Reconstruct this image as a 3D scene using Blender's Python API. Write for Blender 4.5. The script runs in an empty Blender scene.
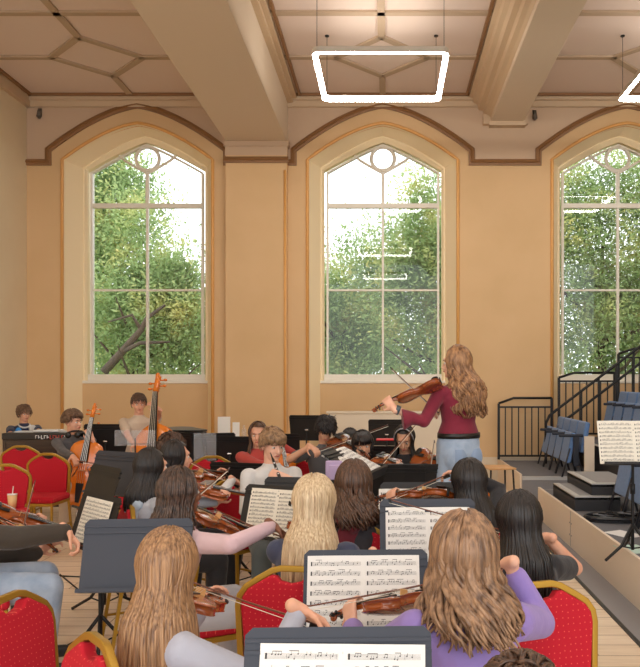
import bpy, math, random
from mathutils import Vector, Matrix
V = Vector
R = math.radians
COL = bpy.context.scene.collection
SC = bpy.context.scene
FPX, CX, CY, EYE = 770.0, 388.0, 380.0, 1.7      # the lens, read from the ceiling beams

def P(px, py, d):                                  # where a thing seen at (px, py) stands when it is d metres away
    return V(((px - CX) * d / FPX, d, EYE - (py - CY) * d / FPX))

# ------------------------------------------------------------------ materials
MATS = {}
def mat(name, col, rough=0.6, metal=0.0, noise=None, bump=None, spec=None, sheen=0, emit=None, coat=0, alpha=None):
    if name in MATS: return MATS[name]
    m = bpy.data.materials.new(name); m.use_nodes = True
    nt = m.node_tree; b = nt.nodes['Principled BSDF']
    c = (*col, 1)
    b.inputs['Base Color'].default_value = c
    b.inputs['Roughness'].default_value = rough
    b.inputs['Metallic'].default_value = metal
    if spec is not None: b.inputs['Specular IOR Level'].default_value = spec
    if sheen: b.inputs['Sheen Weight'].default_value = sheen
    if coat: b.inputs['Coat Weight'].default_value = coat
    if emit:
        b.inputs['Emission Color'].default_value = (*emit[0], 1); b.inputs['Emission Strength'].default_value = emit[1]
    if noise or bump:
        tc = nt.nodes.new('ShaderNodeTexCoord'); mp = nt.nodes.new('ShaderNodeMapping')
        nt.links.new(tc.outputs['Object'], mp.inputs['Vector'])
        nz = nt.nodes.new('ShaderNodeTexNoise'); nt.links.new(mp.outputs[0], nz.inputs['Vector'])
        nz.inputs['Detail'].default_value = 4
        sc, col2, lo, hi = (noise or ((20, 20, 20), None, .3, .7))
        mp.inputs['Scale'].default_value = sc; nz.inputs['Scale'].default_value = 1
        if col2:
            rp = nt.nodes.new('ShaderNodeValToRGB')
            rp.color_ramp.elements[0].position = lo; rp.color_ramp.elements[1].position = hi
            rp.color_ramp.elements[0].color = c; rp.color_ramp.elements[1].color = (*col2, 1)
            nt.links.new(nz.outputs['Fac'], rp.inputs['Fac']); nt.links.new(rp.outputs[0], b.inputs['Base Color'])
        if bump:
            n2 = nt.nodes.new('ShaderNodeTexNoise'); nt.links.new(tc.outputs['Object'], n2.inputs['Vector'])
            n2.inputs['Scale'].default_value = bump[0]; n2.inputs['Detail'].default_value = 3
            bp = nt.nodes.new('ShaderNodeBump'); bp.inputs['Strength'].default_value = bump[1]; bp.inputs['Distance'].default_value = bump[2]
            nt.links.new(n2.outputs['Fac'], bp.inputs['Height']); nt.links.new(bp.outputs[0], b.inputs['Normal'])
    MATS[name] = m
    return m

def srgb(r, g, b):
    f = lambda v: (v / 255 / 12.92) if v / 255 <= .04045 else ((v / 255 + .055) / 1.055) ** 2.4
    return (f(r), f(g), f(b))

# ------------------------------------------------------------------ mesh collecting
class MB:
    def __init__(s): s.v = []; s.f = []; s.m = []; s.k = 0
    def add(s, vs, fs, k=None):
        o = len(s.v); s.v.extend([V(v) for v in vs])
        for f in fs: s.f.append([o + i for i in f]); s.m.append(s.k if k is None else k)
        return s
    def box(s, a, b, M=None, k=None):
        x0, y0, z0 = a; x1, y1, z1 = b
        vs = [V(p) for p in ((x0,y0,z0),(x1,y0,z0),(x1,y1,z0),(x0,y1,z0),(x0,y0,z1),(x1,y0,z1),(x1,y1,z1),(x0,y1,z1))]
        if M: vs = [M @ v for v in vs]
        return s.add(vs, [(0,3,2,1),(4,5,6,7),(0,1,5,4),(1,2,6,5),(2,3,7,6),(3,0,4,7)], k)
    def beam(s, p, q, w, h, up=(0,0,1), k=None):   # a bar of section w x h from p to q
        p, q = V(p), V(q); d = (q - p); L = d.length; d.normalize(); u = V(up)
        x = d.cross(u)
        if x.length < 1e-4: x = V((1,0,0))
        x.normalize(); z = x.cross(d)
        M = Matrix((x, d, z)).transposed().to_4x4(); M.translation = p
        return s.box((-w/2, 0, -h/2), (w/2, L, h/2), M, k)
    def tube(s, pts, rad, n=8, k=None, flat=1.0, closed=False, sq=None):
        pts = [V(p) for p in pts]; m = len(pts)
        if not hasattr(rad, '__len__'): rad = [rad] * m
        vs = []; ref = None
        for i in range(m):
            a = pts[i-1] if (i > 0 or closed) else pts[i]; b = pts[(i+1) % m] if (i < m-1 or closed) else pts[i]
            t = (b - a)
            if t.length < 1e-9: t = V((0,0,1))
            t.normalize()
            if ref is None:
                ref = V((0,0,1)) if abs(t.z) < .9 else V((1,0,0))
            x = ref.cross(t)
            if x.length < 1e-4: x = t.orthogonal()
            x.normalize(); y = t.cross(x); ref = y.copy()
            for j in range(n):
                an = 2*math.pi*(j + (.5 if n == 4 else 0))/n
                vs.append(pts[i] + (x*math.cos(an) + y*math.sin(an)*flat)*rad[i])
        fs = []
        for i in range(m if closed else m-1):
            for j in range(n):
                a = i*n+j; b = i*n+(j+1)%n; i2 = ((i+1) % m)*n
                fs.append((a, b, i2+(j+1)%n, i2+j))
        if not closed:
            fs.append(tuple(reversed(range(n)))); fs.append(tuple((m-1)*n+j for j in range(n)))
        return s.add(vs, fs, k)
    def ell(s, c, r, M=None, nu=16, nv=10, k=None):
        c = V(c)
        if not hasattr(r, '__len__'): r = (r, r, r)
        vs = [V((0,0,r[2]))]
        for i in range(1, nv):
            ph = math.pi*i/nv
            for j in range(nu):
                th = 2*math.pi*j/nu
                vs.append(V((r[0]*math.sin(ph)*math.cos(th), r[1]*math.sin(ph)*math.sin(th), r[2]*math.cos(ph))))
        vs.append(V((0,0,-r[2])))
        fs = [(0, 1+j, 1+(j+1)%nu) for j in range(nu)]
        for i in range(nv-2):
            for j in range(nu):
                a = 1+i*nu+j; b = 1+i*nu+(j+1)%nu
                fs.append((a, a+nu, b+nu, b))
        l = len(vs)-1
        fs += [(l, 1+(nv-2)*nu+(j+1)%nu, 1+(nv-2)*nu+j) for j in range(nu)]
        if M: vs = [M @ v for v in vs]
        return s.add([v + c for v in vs], fs, k)
    def loft(s, rings, k=None, cap=True, closed=True):
        n = len(rings[0]); vs = [p for r in rings for p in r]; fs = []
        for i in range(len(rings)-1):
            for j in range(n if closed else n-1):
                a = i*n+j; b = i*n+(j+1)%n
                fs.append((a, b, b+n, a+n))
        if cap:
            fs.append(tuple(reversed(range(n)))); fs.append(tuple((len(rings)-1)*n+j for j in range(n)))
        return s.add(vs, fs, k)
    def prism(s, poly, h0, h1, M=None, k=None):    # polygon in the xy plane, from z h0 to h1
        n = len(poly); vs = [V((p[0], p[1], h0)) for p in poly] + [V((p[0], p[1], h1)) for p in poly]
        if M: vs = [M @ v for v in vs]
        fs = [tuple(reversed(range(n))), tuple(range(n, 2*n))] + [(i, (i+1)%n, n+(i+1)%n, n+i) for i in range(n)]
        return s.add(vs, fs, k)
    def capsule(s, p, q, r0, r1, n=12, k=None, flat=1.0):
        p, q = V(p), V(q)
        s.tube([p, p.lerp(q,.5), q], [r0, (r0+r1)/2, r1], n, k, flat); s.ell(p, r0, None, n, 8, k); s.ell(q, r1, None, n, 8, k)
        return s
    def mesh(s, name, mats, smooth=False):
        me = bpy.data.meshes.new(name); me.from_pydata([tuple(v) for v in s.v], [], s.f)
        for m in (mats if isinstance(mats, (list, tuple)) else [mats]): me.materials.append(m)
        for p, k in zip(me.polygons, s.m): p.material_index = k; p.use_smooth = smooth
        me.update(); return me
    def build(s, name, mats, parent=None, smooth=False, bevel=0, seg=2, angle=None, subsurf=0):
        me = s.mesh(name, mats, smooth or bool(bevel)); o = bpy.data.objects.new(name, me); COL.objects.link(o)
        if parent: o.parent = parent
        if bevel:
            b = o.modifiers.new('bevel', 'BEVEL'); b.width = bevel; b.segments = seg; b.limit_method = 'ANGLE'; b.angle_limit = R(angle or 35)
            w = o.modifiers.new('wn', 'WEIGHTED_NORMAL'); w.keep_sharp = True
        if subsurf:
            b = o.modifiers.new('sub', 'SUBSURF'); b.levels = subsurf; b.render_levels = subsurf
        return o

def remeshed(mb, name, mats, voxel, smooth=4, parent=None):
    me = mb.mesh(name, mats[0]); o = bpy.data.objects.new(name, me); COL.objects.link(o)
    r = o.modifiers.new('r', 'REMESH'); r.mode = 'VOXEL'; r.voxel_size = voxel; r.use_smooth_shade = True
    if smooth:
        q = o.modifiers.new('s', 'SMOOTH'); q.factor = .5; q.iterations = smooth
    dg = bpy.context.evaluated_depsgraph_get()
    m2 = bpy.data.meshes.new_from_object(o.evaluated_get(dg)); m2.name = name
    bpy.data.objects.remove(o); bpy.data.meshes.remove(me)
    m2.materials.clear()
    for m in mats: m2.materials.append(m)
    o = bpy.data.objects.new(name, m2); COL.objects.link(o)
    if parent: o.parent = parent
    return o

def tag(o, label=None, cat=None, group=None, kind=None):
    if label: o['label'] = label
    if cat: o['category'] = cat
    if group: o['group'] = group
    if kind: o['kind'] = kind
    return o
def empty(name, loc=(0,0,0), rz=0, M=None):
    o = bpy.data.objects.new(name, None); COL.objects.link(o); o.empty_display_size = .1
    if M is not None: o.matrix_world = M
    else: o.location = loc; o.rotation_euler = (0, 0, rz)
    return o
def struct(o): o['kind'] = 'structure'; return o
KIDS = {}
def copy_tree(o, parent=None):
    c = o.copy(); COL.objects.link(c)
    if parent: c.parent = parent; c.matrix_parent_inverse = o.matrix_parent_inverse.copy()
    for ch in list(o.children): copy_tree(ch, c)
    return c
def frame(p, y, z):                                # matrix at p with local +Y along y and local +Z near z
    y = V(y).normalized(); x = y.cross(V(z)).normalized(); z = x.cross(y)
    M = Matrix((x, y, z)).transposed().to_4x4(); M.translation = V(p); return M

# ------------------------------------------------------------------ palette
wall_m = mat('ochre_wall_paint', srgb(220,184,138), .75, noise=((1.2,1.2,1.2), srgb(214,178,131), .35, .7), bump=(60,.08,.002))
upper_m = mat('upper_wall_paint', srgb(202,174,146), .8)
cream_m = mat('cream_wall_paint', srgb(232,216,184), .7, noise=((1.5,1.5,1.5), srgb(226,209,176), .3, .7))
reveal_m = mat('lit_reveal_paint', srgb(250,230,190), .6)  # paint lightened and warmed to carry the window light on the jambs
bead_m = mat('lit_edge_bead', srgb(226,168,96), .45)  # orange of the light on the opening edges is put into this colour
ceil_m = mat('ceiling_paint', srgb(224,204,190), .85, bump=(40,.05,.002))
rib_m = mat('ceiling_batten_paint', srgb(184,160,134), .7)
beam_m = mat('beam_paint', srgb(220,202,178), .8)
brown_m = mat('brown_moulding_paint', srgb(140,100,62), .5)
corn_m = mat('cornice_paint', srgb(206,180,148), .6)
frame_m = mat('window_frame_paint', srgb(236,230,216), .4)
black_m = mat('black_metal', srgb(30,29,30), .45, .3)
bluegrey_m = mat('slate_stand_metal', srgb(54,57,67), .5, .2)
# ================================================================== the room
YW, ZC, XL, XR = 13.0, 6.5, -6.1, 8.6
WX = [-4.23, -0.09, 4.04]

def arch(w, zs, h, n=18, e=1.7, mix=.18, z0=0.0):
    pts = [(-w, z0), (-w, zs)]
    up = []
    for i in range(1, n+1):
        t = i/n; up.append((-w*(1-t), zs + h*((1-mix)*(1-(1-t)**e) + mix*t)))
    pts += up + [(-x, z) for x, z in reversed(up[:-1])] + [(w, zs), (w, z0)]
    return pts

# floor of pale oak boards
fm = bpy.data.materials.new('oak_boards'); fm.use_nodes = True
nt = fm.node_tree; b = nt.nodes['Principled BSDF']; b.inputs['Roughness'].default_value = .42
tc = nt.nodes.new('ShaderNodeTexCoord'); mp = nt.nodes.new('ShaderNodeMapping'); mp.inputs['Scale'].default_value = (1,1,1)
br = nt.nodes.new('ShaderNodeTexBrick'); br.inputs['Scale'].default_value = 1; br.inputs['Brick Width'].default_value = 1.3; br.inputs['Row Height'].default_value = .19
br.inputs['Mortar Size'].default_value = .004; br.inputs['Color1'].default_value = (*srgb(240,222,198),1); br.inputs['Color2'].default_value = (*srgb(228,206,178),1); br.inputs['Mortar'].default_value = (*srgb(150,118,86),1)
nz = nt.nodes.new('ShaderNodeTexNoise'); nz.inputs['Scale'].default_value = 1; nz.inputs['Detail'].default_value = 6
mp2 = nt.nodes.new('ShaderNodeMapping'); mp2.inputs['Scale'].default_value = (3, 34, 3)
mx = nt.nodes.new('ShaderNodeMix'); mx.data_type = 'RGBA'; mx.blend_type = 'MULTIPLY'; mx.inputs['Factor'].default_value = .45
rp = nt.nodes.new('ShaderNodeValToRGB'); rp.color_ramp.elements[0].color = (.72,.63,.54,1); rp.color_ramp.elements[0].position = .3; rp.color_ramp.elements[1].position = .62
L = nt.links.new
L(tc.outputs['Object'], mp.inputs[0]); L(mp.outputs[0], br.inputs['Vector']); L(tc.outputs['Object'], mp2.inputs[0]); L(mp2.outputs[0], nz.inputs['Vector'])
L(nz.outputs['Fac'], rp.inputs[0]); L(br.outputs['Color'], mx.inputs['A']); L(rp.outputs[0], mx.inputs['B']); L(mx.outputs['Result'], b.inputs['Base Color'])
m = MB(); m.box((XL-.1, -5, -.1), (XR, YW+.7, 0)); struct(m.build('floor', fm))

# back wall with its three arched openings
m = MB(); Y = YW
W1, ZS1, H1 = 1.27, 5.42, .62
def wq(x0, x1, z0, z1): m.add([(x0,Y,z0),(x1,Y,z0),(x1,Y,z1),(x0,Y,z1)], [(0,1,2,3)])
edges = [XL]
for wx in WX: edges += [wx-W1, wx+W1]
edges.append(XR)
ZR = 5.37
for i in range(0, len(edges), 2): wq(edges[i], edges[i+1], 0, ZR)
m.k = 0
hood = arch(1.5, 5.58, .75, e=1.7)
hood_in = hood[1:-1]
a1 = arch(W1, ZS1, H1)
for wx in WX:
    A = a1[1:-1]
    for i in range(len(A)-1):                      # ochre up to the hood mould, the upper paint above it
        (xa, za), (xb, zb) = A[i], A[i+1]; (ha, ga), (hb, gb) = hood_in[i], hood_in[i+1]
        m.add([(wx+xa,Y,za),(wx+xb,Y,zb),(wx+hb,Y,gb),(wx+ha,Y,ga)], [(0,1,2,3)])
        m.add([(wx+ha,Y,ga),(wx+hb,Y,gb),(wx+hb,Y,ZC),(wx+ha,Y,ZC)], [(0,1,2,3)], 1)
    for sgn in (-1, 1):
        m.add([(wx+sgn*W1,Y,ZR),(wx+sgn*1.5,Y,ZR),(wx+sgn*1.5,Y,5.58),(wx+sgn*W1,Y,ZS1)], [(0,1,2,3)])
ed2 = [XL] + [q for wx in WX for q in (wx-1.5, wx+1.5)] + [XR]
for i in range(0, len(ed2), 2):
    m.add([(ed2[i],Y,ZR),(ed2[i+1],Y,ZR),(ed2[i+1],Y,ZC),(ed2[i],Y,ZC)], [(0,1,2,3)], 1)
for wx in WX:
    for sgn in (-1,):
        pass
# thickness behind, so the wall is a real wall with splayed reveals and niches
YB, WB = YW+.42, 1.085
a2 = arch(WB, 5.40, .55, e=1.5); a3 = arch(1.03, 5.36, .50, e=1.3, mix=.3)
YG = YW+.55
SILL = 1.68
for wx in WX:
    f = [V((wx+x, YW, z)) for x, z in a1]; g = [V((wx+x, YB, z)) for x, z in a2]
    h = [V((wx+x*.975, YB, z-.02*(z > 5))) for x, z in a2]; h2 = [V((wx+x, YB+.06, z)) for x, z in a3]; h3 = [V((wx+x, YG+.08, z)) for x, z in a3]
    m.loft([f, g], k=2, cap=False, closed=False); m.loft([g, h], k=2, cap=False, closed=False); m.loft([h, h2], k=2, cap=False, closed=False); m.loft([h2, h3], k=2, cap=False, closed=False)
    m.add([(wx-WB-.02, YB-.012, 0), (wx+WB+.02, YB-.012, 0), (wx+WB+.02, YB-.012, SILL), (wx-WB-.02, YB-.012, SILL)], [(0,1,2,3)], 0)
for x0, x1 in ((XL-.3, WX[0]-1.03), (WX[0]+1.03, WX[1]-1.03), (WX[1]+1.03, WX[2]-1.03), (WX[2]+1.03, XR)):
    m.add([(x0,YG+.08,0),(x1,YG+.08,0),(x1,YG+.08,ZC),(x0,YG+.08,ZC)], [(0,1,2,3)], 3)
for wx in WX:
    A = a3[1:-1]
    for i in range(len(A)-1):
        (xa, za), (xb, zb) = A[i], A[i+1]
        m.add([(wx+xa,YG+.08,za),(wx+xb,YG+.08,zb),(wx+xb,YG+.08,ZC),(wx+xa,YG+.08,ZC)], [(0,1,2,3)], 3)
    m.add([(wx-1.03,YG+.08,0),(wx+1.03,YG+.08,0),(wx+1.03,YG+.08,SILL),(wx-1.03,YG+.08,SILL)], [(0,1,2,3)], 3)
m.add([(XL-.3,YW,ZC),(XR,YW,ZC),(XR,YG+.08,ZC),(XL-.3,YG+.08,ZC)], [(0,1,2,3)], 3)
struct(m.build('wall_back', [wall_m, upper_m, reveal_m, wall_m]))

# pilaster under the first beam
m = MB(); m.box((-2.71, YW-.15, 0), (-1.69, YW-.001, 5.68)); struct(m.build('trim_1', wall_m))
m = MB(); m.box((-2.72, YW-.155, 5.45), (-1.68, YW-.01, 5.68)); m.box((-2.74,YW-.18,5.60),(-1.66,YW-.001,5.68)); struct(m.build('trim_2', upper_m))
m = MB()
for x in (-1.72,): m.tube([(x, YW-.15, 0), (x, YW-.15, 5.2)], .022, 8)
for wx in WX:
    m.tube([(wx+x, YW-.005, z) for x, z in a1], .028, 8)
    m.tube([(wx+x*.992, YW+.10, z-.015*(z > 5)) for x, z in a1], .012, 6)
struct(m.build('trim_3', bead_m, smooth=True))
# brown rail and hood moulds
m = MB()
def rail(pts, y, t=.10, dp=.06):
    n = len(pts); rg = []
    for i in range(n):
        a = V(pts[max(i-1,0)]); b_ = V(pts[min(i+1,n-1)])
        d0 = (V(pts[i])-a); d1 = (b_-V(pts[i]))
        if d0.length < 1e-6: d0 = d1
        if d1.length < 1e-6: d1 = d0
        d0.normalize(); d1.normalize(); t_ = (d0+d1).normalized(); nn = V((-t_.y, t_.x)); s_ = 1/max(.5, nn.dot(V((-d1.y, d1.x))))
        c = V(pts[i]); o_ = nn*t/2*s_
        q = [c+o_, c-o_]
        rg.append([V((q[0].x, y, q[0].y)), V((q[0].x, y-dp*.6, q[0].y)), V(((q[0]*.55+q[1]*.45).x, y-dp, (q[0]*.55+q[1]*.45).y)), V(((q[0]*.35+q[1]*.65).x, y-dp*.5, (q[0]*.35+q[1]*.65).y)), V((q[1].x, y-dp*.45, q[1].y)), V((q[1].x, y, q[1].y))])
    m.loft(rg)
path = [(XL, ZR)]
for k, wx in enumerate(WX):
    path += [(wx-1.5, ZR)] + [(wx+x, z) for x, z in hood_in] + [(wx+1.5, ZR)]
path.append((XR, ZR))
rail(path, YW)
rail([(-2.74, ZR), (-1.66, ZR)], YW-.15)
struct(m.build('trim_4', brown_m))
# cornice
m = MB(); m.box((XL, YW-.05, 6.30), (XR, YW-.001, 6.42)); m.box((XL, YW-.10, 6.40), (XR, YW-.001, 6.47)); struct(m.build('trim_5', corn_m))

# ceiling with flat battens, dark beads, beams
m = MB(); m.box((XL-.1, -5, ZC), (XR, YW+.7, ZC+.15)); struct(m.build('ceiling', ceil_m))
m = MB(); zb = ZC-.035
def bat(p, q, w=.10): m.beam((p[0],p[1],ZC-.014), (q[0],q[1],ZC-.014), w, .035)
bays = [(XL, -2.72, -4.32), (-1.68, 1.5, -.09), (2.3, XR, 4.02)]
for x0, x1, xc in bays:
    for k in range(5):
        y0 = 10.04 - 2.76*k - .0
        A, B_, C_, D_ = (xc, y0+.70), (xc-.68, y0+1.38), (xc, y0+2.08), (xc+.68, y0+1.38)
        bat(A, B_); bat(B_, C_); bat(C_, D_); bat(D_, A); bat((x0, B_[1]), B_); bat(D_, (x1, D_[1]))
        bat((x0, y0), (x1, y0)); bat((xc, y0), A); bat(C_, (xc, y0+2.76 if k else YW))
struct(m.build('trim_6', rib_m))
m = MB()
m.box((XL, YW-.14, 6.455), (XR, YW-.10, 6.50)); m.box((XL+.10, -5, 6.455), (XL+.14, YW-.1, 6.5))
m.box((-1.50, -5, 6.455), (-1.46, YW-.1, 6.5)); m.box((1.30, -5, 6.455), (1.34, YW-.1, 6.5)); m.box((2.42, -5, 6.455), (2.46, YW-.1, 6.5))
struct(m.build('trim_7', brown_m))
m = MB(); m.box((-2.71, -5, 5.68), (-1.69, YW-.001, ZC)); struct(m.build('beam', beam_m, bevel=.012))
m = MB(); m.box((-1.70, -5, 6.36), (-1.60, YW, ZC)); m.box((-1.70, -5, 6.42), (-1.53, YW, ZC)); struct(m.build('trim_8', corn_m))
m = MB(); m.box((1.72, -5, 6.02), (2.27, YW-.001, ZC)); struct(m.build('beam_right', beam_m, bevel=.012))
m = MB()
pr = [(1.36,6.5),(1.36,6.44),(1.42,6.42),(1.44,6.36),(1.50,6.33),(1.53,6.26),(1.60,6.24),(1.62,6.17),(1.68,6.14),(1.72,6.10),(1.72,6.5)]
m.loft([[V((x,-5,z)) for x,z in pr],[V((x,YW-.001,z)) for x,z in pr]])
m.box((1.70, YW-.16, 5.95), (2.30, YW-.001, 6.03)); m.box((1.60, YW-.10, 5.99), (2.34, YW-.001, 6.16)); m.box((2.25,-5,6.40),(2.38,YW,6.5))
struct(m.build('trim_9', corn_m))
# side walls
m = MB(); m.box((XL-.3, -5, 0), (XL, YW, ZC)); struct(m.build('wall_left', cream_m))
m = MB(); m.box((XL, -5, 6.30), (XL+.08, YW, 6.5)); struct(m.build('trim_10', corn_m))
m = MB(); m.box((XL, -5, 0), (XL+.025, YW, .28)); struct(m.build('baseboard_left', mat('skirting_paint', srgb(214,200,176), .5), bevel=.006))
m = MB()
for i in range(0, len(edges), 2): m.box((edges[i], YW-.03, 0), (edges[i+1], YW, .40))
m.box((-2.72,YW-.18,0),(-1.68,YW-.14,.40))
struct(m.build('baseboard_back', MATS['skirting_paint'], bevel=.006))
m = MB(); m.box((XR, -5, 0), (XR+.2, YW+.7, ZC)); struct(m.build('wall_right', cream_m))

# the windows: frame with bars, roundel, panes
glass = bpy.data.materials.new('window_glass'); glass.use_nodes = True
g = glass.node_tree; g.nodes.clear()
o_ = g.nodes.new('ShaderNodeOutputMaterial'); tr = g.nodes.new('ShaderNodeBsdfTransparent'); gl = g.nodes.new('ShaderNodeBsdfGlossy'); mxs = g.nodes.new('ShaderNodeMixShader'); fr = g.nodes.new('ShaderNodeFresnel')
gl.inputs['Roughness'].default_value = .02; fr.inputs['IOR'].default_value = 1.5; tr.inputs['Color'].default_value = (.97,.98,.97,1)
g.links.new(fr.outputs[0], mxs.inputs[0]); g.links.new(tr.outputs[0], mxs.inputs[1]); g.links.new(gl.outputs[0], mxs.inputs[2]); g.links.new(mxs.outputs[0], o_.inputs[0])
ga = arch(.99, 5.34, .50, e=1.25, mix=.4, z0=1.76); gi = arch(.955, 5.33, .475, e=1.25, mix=.4, z0=1.80)
for i, wx in enumerate(WX):
    t = empty('window_%d' % (i+1), (wx, YG, 0)); t['kind'] = 'structure'
    m = MB()
    n = len(ga)
    for y0, y1 in ((-.05, .05),):
        rings = [[V((x, y0, z)) for x, z in ga], [V((x, y0, z)) for x, z in gi], [V((x, y1, z)) for x, z in gi], [V((x, y1, z)) for x, z in ga]]
        for a, c in ((0,1),(1,2),(2,3)): m.loft([rings[a], rings[c]], cap=False, closed=True)
    m.box((-1.06, -.06, 1.68), (1.06, .06, 1.80))
    m.box((-.96, -.045, 4.72), (.96, .045, 4.80)); m.box((-.96, -.022, 3.26), (.96, .022, 3.295)); m.box((-.02, -.035, 1.78), (.02, .035, 4.75)); m.box((-.028, -.04, 4.75), (.028, .04, 5.34))
    m.tube([(.205*math.cos(a*math.pi/16), 0, 5.59+.205*math.sin(a*math.pi/16)) for a in range(32)], .032, 8, closed=True)
    for s in (-1, 1):
        m.tube([(s*.01, 0, 5.34), (s*.18, 0, 5.43), (s*.40, 0, 5.56), (s*.50, 0, 5.65)], .026, 6)
    m.build('window_frame', frame_m, t, bevel=.006)
    m = MB(); gp = [(x, z) for x, z in gi]
    m.add([(x, .015, z) for x, z in gp], [tuple(range(len(gp)))]); m.build('pane', glass, t)
    m = MB(); m.box((-1.09, -.16, 1.64), (1.09, .0, 1.69)); m.build('window_sill', frame_m, t, bevel=.01)
# radiator casing below the middle window
t = MB(); t.box((-1.0, 0, 0), (1.0, .16, 1.14)); t.box((-1.03, -.02, 1.14), (1.03, .18, 1.18))
o = t.build('radiator_cover', mat('radiator_white', srgb(226,212,190), .5), bevel=.008); o.location = (-.0, YW-.2+.0, 0)
tag(o, 'low cream boxed radiator cover against the wall under the middle window', 'radiator cover')

# pendant squares of light
def led_mat():
    return mat('led_diffuser', (1,1,1), .4, emit=((1,.95,.88), 19.0))
led = led_mat(); ledf = mat('pendant_frame_white', srgb(200,190,176), .4, .2)
def rsq(w, r, n=6):
    out = []
    for cx, cy, a0 in ((w-r, w-r, 0), (-w+r, w-r, 90), (-w+r, -w+r, 180), (w-r, -w+r, 270)):
        for i in range(n+1):
            a = R(a0+90*i/n); out.append((cx+r*math.cos(a), cy+r*math.sin(a)))
    return out
def pendant():
    t = empty('square_pendant_light')
    O = rsq(.82, .10); I = rsq(.765, .06)
    m = MB(); ring = lambda q, z: [V((x, y, z)) for x, y in q]
    def rot(rr): m.loft(rr, cap=False)
    rot([ring(O, 0), ring(O, .07), ring(I, .07), ring(I, .058)])
    m.build('frame', ledf, t)
    m = MB(); m.loft([ring(O, 0), ring(I, -.004), ring(I, .058)], cap=False); m.build('diffuser', led, t)
    for x in (-.76, .76):
        for y in (-.76, .76):
            m = MB(); m.tube([(x, y, .07), (x, y, .90)], .0035, 5); m.tube([(x, y, .885), (x, y, .905)], .03, 10); m.build('suspension_cable', black_m, t)
    return t
p0 = pendant()
spots = [(-.09, 9.97, 'glowing square pendant light hanging in front of the middle window'), (4.03, 9.97, 'glowing square pendant light cut off by the right edge of the picture')]
for i, (x, y, lb) in enumerate(spots):
    o = p0 if i == 0 else copy_tree(p0)
    o.location = (x, y, 5.6); tag(o, lb, 'pendant light', 'square pendant lights')
for x, y in ((-.09, 3.6), (4.03, 3.6), (-.09, -2.0), (4.03, -2.0), (-4.3, 3.6)):
    o = copy_tree(p0); o.location = (x, y, 5.6); tag(o, 'glowing square pendant light further back over the near half of the hall', 'pendant light', 'square pendant lights over the near half of the hall')
# small wall sensors on the upper wall
for x, z, lb in ((-5.87, 6.18, 'small dark bracket high on the wall in the left corner'), (2.47, 6.15, 'small dark bracket on the wall right of the second beam')):
    m = MB(); m.box((-.03,-.02,-.02),(.03,0,.10)); m.tube([(0,-.04,.06),(0,-.05,-.05)],[.03,.045],10); m.tube([(0,-.05,-.05),(0,-.05,-.08)],[.035,.02],10)
    o = m.build('wall_sensor', mat('sensor_grey', srgb(96,88,78), .5), smooth=True); o.location = (x, YW, z); tag(o, lb, 'sensor')

# ------------------------------------------------------------------ raised platform and tiers on the right
side_m = mat('platform_fascia', srgb(234,218,198), .55, noise=((1,1,3), srgb(230,213,191), .35, .65))
deck_m = mat('grey_carpet', srgb(112,112,116), .95, bump=(220,.4,.003))
dark_deck = mat('dark_platform_side', srgb(52,52,55), .8)
strip_m = mat('grey_floor_strip', srgb(140,138,140), .6)
nose_m = mat('pale_step_nosing', srgb(200,200,198), .4, .3)
fx = 1.85
t = empty('seating_platform', (fx, 6.0, 0)); tag(t, 'low grey carpeted platform with a cream wooden fascia along the right of the floor', 'platform')
def W(m_, name, mt, par, **k):
    o = m_.build(name, mt, par, **k); o.location = -par.location; return o
m = MB(); m.box((fx+.03, -1, 0.001), (XR-.02, 9.5, .345)); m.box((fx+.03, 10.8, .001), (XR-.02, YW-.04, .345)); W(m, 'deck', deck_m, t)
m = MB(); m.box((fx, -1, 0.001), (fx+.03, 9.5, .38)); W(m, 'fascia', side_m, t, bevel=.003)
m = MB(); m.box((fx, 10.8, 0.001), (fx+.03, YW-.03, .38)); W(m, 'fascia', side_m, t, bevel=.003)
m = MB(); m.box((fx+.031, 9.5, 0.002), (fx+1.9, 9.52, .345)); m.box((fx+.031, 10.77, .002), (fx+1.9, 10.8, .30)); m.box((fx+.03, 9.52, .0015), (XR-.02, 10.77, .02)); W(m, 'well', strip_m, t)
m = MB(); m.box((fx+.031, 10.76, .30), (fx+1.9, 10.80, .35)); W(m, 'nosing', nose_m, t)
m = MB()
for y in (5.4, 7.8):
    m.box((fx-.003, y, .02), (fx, y+.004, .37))
    for z in (.13, .25): m.tube([(fx-.004, y+.04, z), (fx, y+.04, z)], .008, 8); m.tube([(fx-.004, y-.04, z), (fx, y-.04, z)], .008, 8)
W(m, 'fixings', strip_m, t)
m = MB(); m.box((1.63, -1, 0), (fx, 9.5, .006)); o = m.build('floor_strip', strip_m); tag(o, 'flat grey strip on the floor along the foot of the platform fascia', 'floor strip')
m = MB(); m.box((1.60, -1, 0), (1.63, 9.5, .008)); o = m.build('floor_trim', black_m); tag(o, 'thin dark edging beside the flat grey floor strip', 'edging')
t = empty('seating_tiers', (3.1, 6, .345)); tag(t, 'dark stepped seating tiers rising to the right behind the blue seats', 'seating tiers')
m = MB(); m.box((3.05, 4, .346), (XR-.02, YW-.04, .74)); W(m, 'tier', deck_m, t)
m = MB(); m.box((4.0, 4, .741), (XR-.02, YW-.04, 1.14)); W(m, 'tier', deck_m, t)
m = MB(); m.box((4.95, 4, 1.141), (XR-.02, YW-.04, 1.54)); W(m, 'tier', deck_m, t)
m = MB(); m.box((3.02, 4, .36), (3.05, YW-.04, .74)); m.box((3.97, 4, .745), (4.0, YW-.04, 1.14)); W(m, 'riser', dark_deck, t)
m = MB(); m.box((3.02, 4, .741), (3.09, YW-.04, .75)); m.box((3.97, 4, 1.141), (4.04, YW-.04, 1.15)); W(m, 'nosing', nose_m, t)
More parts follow.
